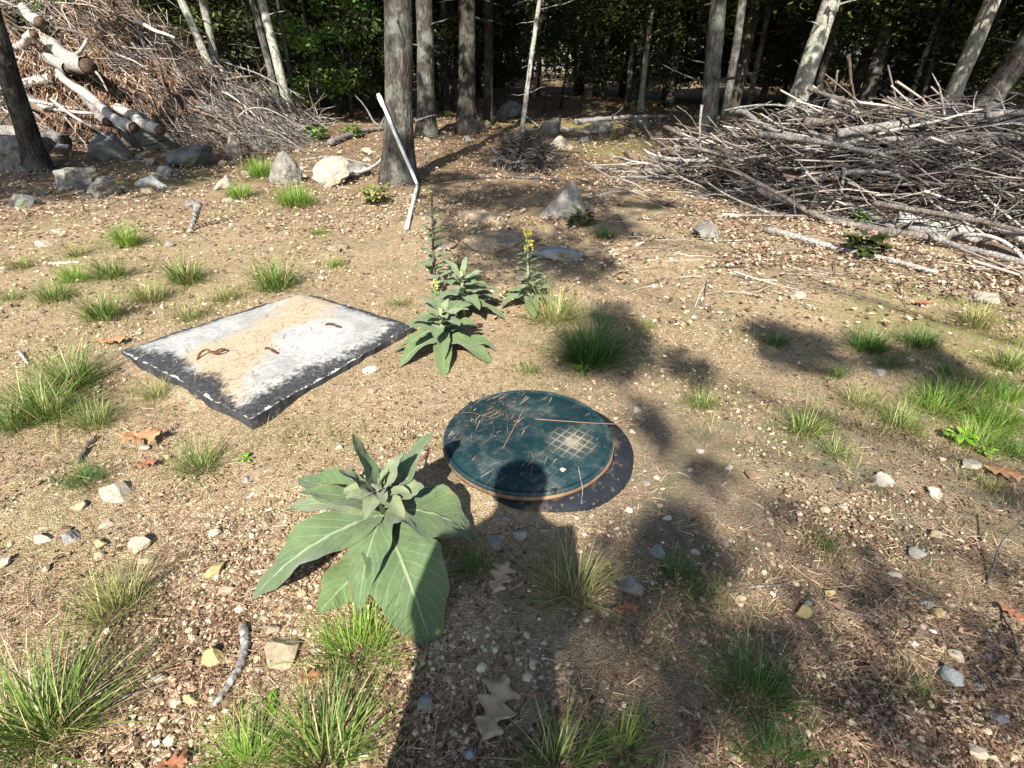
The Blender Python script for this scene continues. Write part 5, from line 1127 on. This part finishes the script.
# ------------------------------------------------------------------ left debris pile
rg = np.random.default_rng(151)
def mound_l(x, y):
    # high at the left, falling to the right
    yc = 12.2; prof = np.interp(x, [-16, -11, -9.2, -7.9, -6.8, -5.8, -4.8, -3.8], [2.4, 2.5, 2.6, 2.4, 1.6, .85, .40, 0.0])
    return prof * np.clip(1 - ((y - yc) / np.interp(x, [-12, -4], [2.6, 1.7])) ** 2, 0, 1) ** .75
xx, yy = np.meshgrid(np.linspace(-16, -3.0, 90), np.linspace(9.4, 15, 50))
zz = gh(xx, yy) - .10 + mound_l(xx, yy) * .80 * (1 + .55 * vnoise(xx, yy, .8, 152)) + .45 * vnoise(xx, yy, .25, 153) * (mound_l(xx, yy) > .1) * .8
idx = np.arange(xx.size).reshape(xx.shape)
o = MB().add(np.stack([xx, yy, zz], -1), [np.stack([idx[:-1, :-1], idx[:-1, 1:], idx[1:, 1:], idx[1:, :-1]], -1).reshape(-1, 4)]).build('debris_mound', M['soil'])  # added filler body, dark for the shaded inside of the pile
tag(o, 'heaped soil and rotting roots, darkened as the shaded inside of the left debris pile', 'soil heap', kind='stuff')
def lp(front=True):
    while True:
        x = rg.uniform(-13, -3.4); y = rg.uniform(9.7, 12.6); h = float(mound_l(x, y))
        if h > .10: return np.array([x, y, float(gh(x, y)) + h])
# brown drooping dead needle sprays
n = 26000; pts = []
x = rg.uniform(-13, -3.6, n); y = rg.uniform(9.6, 12.8, n); h = mound_l(x, y); k = (h > .2) & ((vnoise(x * 1.0, h * 1.6, .7, 155) * 1.9 + vnoise(x, h, .25, 156) * .6 + .36 - np.abs(x + 7.5) * .27) > 0); x, y, h = x[k], y[k], h[k]; n = len(x)
e = .06; gx = (mound_l(x + e, y) - mound_l(x - e, y)) / (2 * e); gy = (mound_l(x, y + e) - mound_l(x, y - e)) / (2 * e)
d = np.stack([-gx * .6 + rg.normal(0, .45, n) + .25, -gy * .6 + rg.normal(0, .35, n), -.9 + rg.normal(0, .45, n)], -1); d /= np.linalg.norm(d, axis=1)[:, None]
nv = np.stack([-gx, -gy, np.ones(n)], -1); nv /= np.linalg.norm(nv, axis=1)[:, None]
b = np.stack([x, y, gh(x, y) + h], -1) + nv * (rg.random((n, 1)) * .16)
o = MB().add(*strips(b, d, rg.uniform(.12, .42, n), rg.uniform(.004, .011, n), nv, rg.normal(0, .25, n), 3, rg)).build('dead_needles', M['needles'], smooth=False)
tag(o, 'reddish brown dead conifer needles draped over the left debris pile', 'dead needles', kind='stuff')
def pd_left():
    p = lp(); a = rg.normal(-.55, .55); d = np.array([math.cos(a), rg.normal(-.1, .4), math.sin(a)]); return p + [0, -.05, rg.uniform(-.1, .16)], d / np.linalg.norm(d)
twigs(2000, pd_left, .004, .011, .3, 1.3, rg, M['twig'], 'debris_twigs', 'fine bare twigs sticking out of the left debris pile')
def pd_left2():
    x = rg.uniform(-6.9, -3.9); y = rg.uniform(9.9, 12); a = rg.normal(-.5, .35); d = np.array([math.cos(a), rg.normal(-.1, .4), math.sin(a)]); return np.array([x, y, float(gh(x, y)) + float(mound_l(x, y)) + rg.uniform(0, .25)]), d / np.linalg.norm(d)
twigs(700, pd_left2, .004, .010, .4, 1.5, rg, M['twig_dark'], 'debris_twigs', 'dark slanting twigs on the right slope of the left debris pile')
for k in range(112):
    p = lp()
    if k > 60: p = np.array([rg.uniform(-12, -7.6), rg.uniform(9.7, 11.2), 0]); p[2] = float(gh(p[0], p[1])) + float(mound_l(p[0], p[1]))
    a = rg.normal(-.5, .45 if k < 60 else .8); d = np.array([math.cos(a), rg.normal(-.15, .35), math.sin(a) * .8]); d /= np.linalg.norm(d)
    mt = ['wood', 'wood_pale', 'wood_pale', 'wood_brown', 'wood_dark'][rg.integers(0, 5)]; r = float(np.clip(np.exp(rg.normal(math.log(.026), .5)), .012, .08))
    lb = {'wood': 'grey branch jutting from the left debris pile', 'wood_pale': 'bleached pale branch jutting from the left debris pile', 'wood_brown': 'brown branch jutting from the left debris pile', 'wood_dark': 'dark branch jutting from the left debris pile'}[mt]
    brush_branch(p + [0, -.08, rg.uniform(-.05, .2)], d, rg.uniform(.7, 2.4), r, rg, M[mt], lb, 'branches of the left debris pile', int(rg.integers(1, 5)), .05)
def log(p0, y0, p1, y1, r, mat, label, endmat='cut'):
    a = at_depth(p0[0], p0[1], y0); b = at_depth(p1[0], p1[1], y1); t = thing('log', label, 'log', b, 'logs on the left debris pile')
    r *= .8; q = wob_path(a, b, 10, .05, rg); V, Fs, uv = tube(q, np.linspace(r * .78, r, 10) * rg.uniform(.86, 1.14, 10), 14, False, .10, rg)
    MB().add(V, Fs, uv).build('bark', mat, t)
    for pt, nb in ((q[0], q[0] - q[1]), (q[-1], q[-1] - q[-2])):
        nb = nb / np.linalg.norm(nb); V, Fs, uv = tube(np.array([pt - nb * .02, pt + nb * .008]), [r * .97 if pt is q[-1] else r * .83] * 2, 14, True); MB().add(V, Fs, uv).build('cut_end', M[endmat], t)
log((44, 40), 10.9, (88, 66), 9.9, .17, M['wood_pale'], 'thick bleached log with shade-darkened end high on the left pile', 'soil')
log((30, 52), 11.0, (70, 68), 10.2, .13, M['wood_pale'], 'pale log lying left of the dark-ended log')
log((60, 68), 10.6, (134, 128), 9.2, .10, M['wood_pale'], 'long pale log sloping down to the dark mossy boulder')
log((78, 84), 10.4, (108, 122), 9.5, .09, M['wood'], 'grey log beside the long sloping pale log')
log((118, 108), 10.2, (160, 130), 9.1, .11, M['wood_pale'], 'broad pale log ending on the dark mossy boulder')
log((88, 100), 10.3, (128, 130), 9.3, .06, M['wood_pale'], 'slender pale log under the sloping logs')
log((-30, 132), 9.6, (66, 142), 9.3, .16, M['wood'], 'grey log on the ground behind the leaning left tree, shade-darkened end right', 'soil')
log((-20, 92), 10.4, (52, 78), 10.2, .09, M['wood_pale'], 'pale log poking left out of the pile behind the dark tree')
log((24, 8), 11.2, (40, 22), 10.6, .12, M['wood_pale'], 'short pale log end near the top left of the pile')
log((14, 48), 10.6, (34, 34), 10.2, .08, M['wood_pale'], 'knobbly pale root piece left of the dark-ended log')
log((0, 140), 9.0, (70, 147), 9.1, .05, M['wood_pale'], 'split pale plank-like log in front of the grey ground log')
pick((52, 100), 9.9, (112, 140), 9.0, .028, M['wood_pale'], 'slim peeled pole sloping across the lower left pile', .012, 0, None, 'branches of the left debris pile')
pick((135, 20), 10.2, (175, 38), 10.0, .035, M['wood_pale'], 'pale forked limb projecting right from the pile top', .03, 2, None, 'branches of the left debris pile')
pick((238, 118), 8.9, (300, 128), 8.9, .012, M['wood_pale'], 'thin pale arching stem right of the left pile', .0, 0, (262, 108), 'branches of the left debris pile')
pick((96, 72), 9.9, (108, 92), 9.7, .02, M['wood_pale'], 'short pale bent branch below the dark log end', .05, 0, None, 'branches of the left debris pile')
pick((220, 60), 11.0, (300, 95), 10.0, .018, M['wood'], 'grey limb slanting off the right slope of the left pile', .03, 3, None, 'branches of the left debris pile')

# ------------------------------------------------------------------ trees behind the camera whose shade falls on the clearing
rg = np.random.default_rng(161)
def shade_tree(label, patches, s, leaf=.09, trunk_xy=None, k_=2.3):
    """patches: (ground x, ground y, radius x, radius y, cover) shaded by this tree's boughs"""
    cs = []
    Vs = MB(); ends = []
    for (gx_, gy_, rx, ry, cov) in patches:
        ss = s * rg.uniform(.93, 1.07); c = np.array([gx_, gy_, 0]) + TOSUN * ss; A_ = math.pi * rx * ry; n = max(6, int(cov * k_ * A_ / (leaf * leaf * .27)))
        k = max(1, int(A_ / .10)); sub = rg.normal(0, .5, (k, 2)); w = rg.integers(0, k, n)
        uv_ = sub[w] * .9 + rg.normal(0, .33, (n, 2)); uv_ = np.clip(uv_, -1.25, 1.25)
        q = c + np.stack([uv_[:, 0] * rx, uv_[:, 1] * ry, np.zeros(n)], -1) + TOSUN * rg.normal(0, .35, (n, 1)); q = q.reshape(-1, 3)
        V, Fs = leaf_quads(q, leaf * rg.uniform(.7, 1.4, n), rg, .3, .6, .3); Vs.add(V, Fs); ends.append(c)
    ends = np.array(ends); txy = np.array(trunk_xy) if trunk_xy is not None else ends[:, :2].mean(0) + [0, -1]
    b = np.array([txy[0], txy[1], 0]); H = ends[:, 2].max() + 1.0; t = thing('shade_tree', label, 'tree', b)
    (V, Fq, uv), p, r = trunk_geo(b, b + [0, 0, H], .16, .05, rg); MB().add(V, Fq, uv).build('trunk', M['bark'], t)
    ml = MB()
    for e in ends:
        h0 = max(2.5, e[2] - np.linalg.norm(e[:2] - txy) * .5); ml.add(*tube(wob_path(np.array([txy[0], txy[1], h0]), e, 7, .03, rg), np.linspace(.03, .008, 7), 6))
    ml.build('limb', M['bark'], t); Vs.build('crown', M['leaf'], t, smooth=False)
def G(px, py): return P(px, py)[0][:2]
def patch(px, py, rxp, ryp, cov):
    c, mpp = P(px, py); q, _ = P(px, py - ryp); return (c[0], c[1], rxp * mpp, abs(q[1] - c[1]), cov)
shade_tree('leafy tree behind the photographer shading the lower right dirt', [patch(620, 590, 90, 60, .8), patch(720, 560, 60, 60, .75), patch(790, 640, 70, 55, .75), patch(650, 700, 90, 50, .75), patch(760, 730, 80, 45, .8),
   patch(660, 500, 40, 40, .65), patch(880, 690, 60, 50, .5), patch(960, 640, 50, 40, .4), patch(560, 640, 40, 60, .7), patch(700, 470, 40, 30, .45), patch(860, 580, 50, 30, .5), patch(950, 745, 60, 30, .5), patch(500, 720, 40, 50, .7), patch(770, 495, 40, 16, .5), patch(780, 620, 210, 120, .22), patch(640, 650, 120, 110, .35), patch(900, 560, 120, 70, .12)], 9.0, .085, (9.0, -6.0), 1.45)
shade_tree('leafy tree behind the photographer shading the right grass', [patch(790, 350, 60, 26, .85), patch(880, 365, 60, 22, .85), patch(960, 375, 40, 14, .7), patch(740, 330, 40, 16, .6), patch(630, 360, 30, 45, .75), patch(650, 420, 25, 35, .6), patch(700, 380, 40, 25, .4), patch(1000, 500, 40, 20, .3)], 10.5, .10, (11.0, -6.5))
shade_tree('tall tree behind the photographer shading the middle path', [patch(590, 320, 35, 28, .85), patch(560, 265, 50, 25, .8), patch(500, 240, 50, 22, .7), patch(480, 200, 60, 14, .75), patch(560, 195, 60, 12, .75), patch(600, 225, 35, 16, .7), patch(450, 180, 40, 9, .8), patch(640, 205, 40, 10, .35), patch(520, 158, 60, 12, .8)], 13.5, .13, (9.5, -9.0))
shade_tree('tree left of the clearing shading the foot of the left pile', [patch(60, 172, 70, 18, .95), patch(150, 160, 70, 16, .95), patch(215, 158, 45, 12, .9), patch(100, 192, 60, 9, .8), patch(10, 195, 45, 9, .7), patch(185, 180, 50, 7, .7), patch(40, 165, 30, 12, .8)], 9.5, .12, (-11.5, 1.0))
shade_tree('tall tree right of the clearing shading the far forest edge', [patch(560, 135, 120, 5, .8), patch(700, 150, 40, 6, .7), patch(800, 150, 80, 12, .5), patch(940, 180, 60, 14, .5), patch(860, 200, 60, 16, .35), patch(900, 130, 90, 5, .7), patch(760, 200, 40, 12, .45)], 16.0, .15, (14.0, -4.0))

# ------------------------------------------------------------------ the photographer, whose shadow falls towards the lid
def skin_body(name, verts, edges, radii, mat, parent, sub=2):
    me = bpy.data.meshes.new(name); me.from_pydata([tuple(v) for v in verts], edges, []); me.materials.append(mat)
    o = bpy.data.objects.new(name, me); COL.objects.link(o); o.parent = parent
    sk = o.modifiers.new('skin', 'SKIN'); sv = me.skin_vertices[0].data if me.skin_vertices else None
    if sv is None:
        bm = bmesh.new(); bm.from_mesh(me); bm.verts.layers.skin.verify(); bm.to_mesh(me); bm.free(); sv = me.skin_vertices[0].data
    for k, r in enumerate(radii): sv[k].radius = (r, r) if not isinstance(r, tuple) else r; sv[k].use_root = (k == 0)
    ss = o.modifiers.new('sub', 'SUBSURF'); ss.levels = ss.render_levels = sub
    me.polygons.foreach_set('use_smooth', [True] * len(me.polygons)); sk.use_smooth_shade = True
    return o
pr_ = thing('person', 'person in a blue shirt standing behind the camera, arms raised', 'person', (-.26, -.30, 0))
bv = [(0, 0, .92), (0, 0, 1.12), (0, .01, 1.34), (0, .03, 1.44), (0, .06, 1.53), (0, .07, 1.64), (-.16, 0, 1.36), (-.20, -.02, 1.10), (-.12, .10, 1.16), (.16, 0, 1.36), (.20, -.02, 1.10), (.14, .12, 1.22),
      (-.10, 0, .86), (-.11, .01, .48), (-.11, -.02, .08), (-.12, .12, .04), (.10, 0, .86), (.11, .01, .48), (.11, -.02, .08), (.12, .12, .04)]
be = [(0, 1), (1, 2), (2, 3), (3, 4), (4, 5), (2, 6), (6, 7), (7, 8), (2, 9), (9, 10), (10, 11), (0, 12), (12, 13), (13, 14), (14, 15), (0, 16), (16, 17), (17, 18), (18, 19)]
br = [(.16, .11), (.14, .10), (.17, .11), .06, .115, .105, .055, .042, .03, .055, .042, .03, .08, .055, .042, .035, .08, .055, .042, .035]
skin_body('body', bv, be, br, M['skin'], pr_)
skin_body('shirt', [bv[k] for k in (0, 1, 2, 6, 7, 9, 10)], [(0, 1), (1, 2), (2, 3), (3, 4), (2, 5), (5, 6)], [(.185, .135), (.165, .125), (.19, .13), .075, .06, .075, .06], M['shirt'], pr_)
skin_body('trousers', [bv[k] for k in (0, 12, 13, 14, 16, 17, 18)], [(0, 1), (1, 2), (2, 3), (0, 4), (4, 5), (5, 6)], [(.175, .125), .10, .075, .065, .10, .075, .065], M['jeans'], pr_)

for o in bpy.data.objects:
    if '_o' in o: del o['_o']
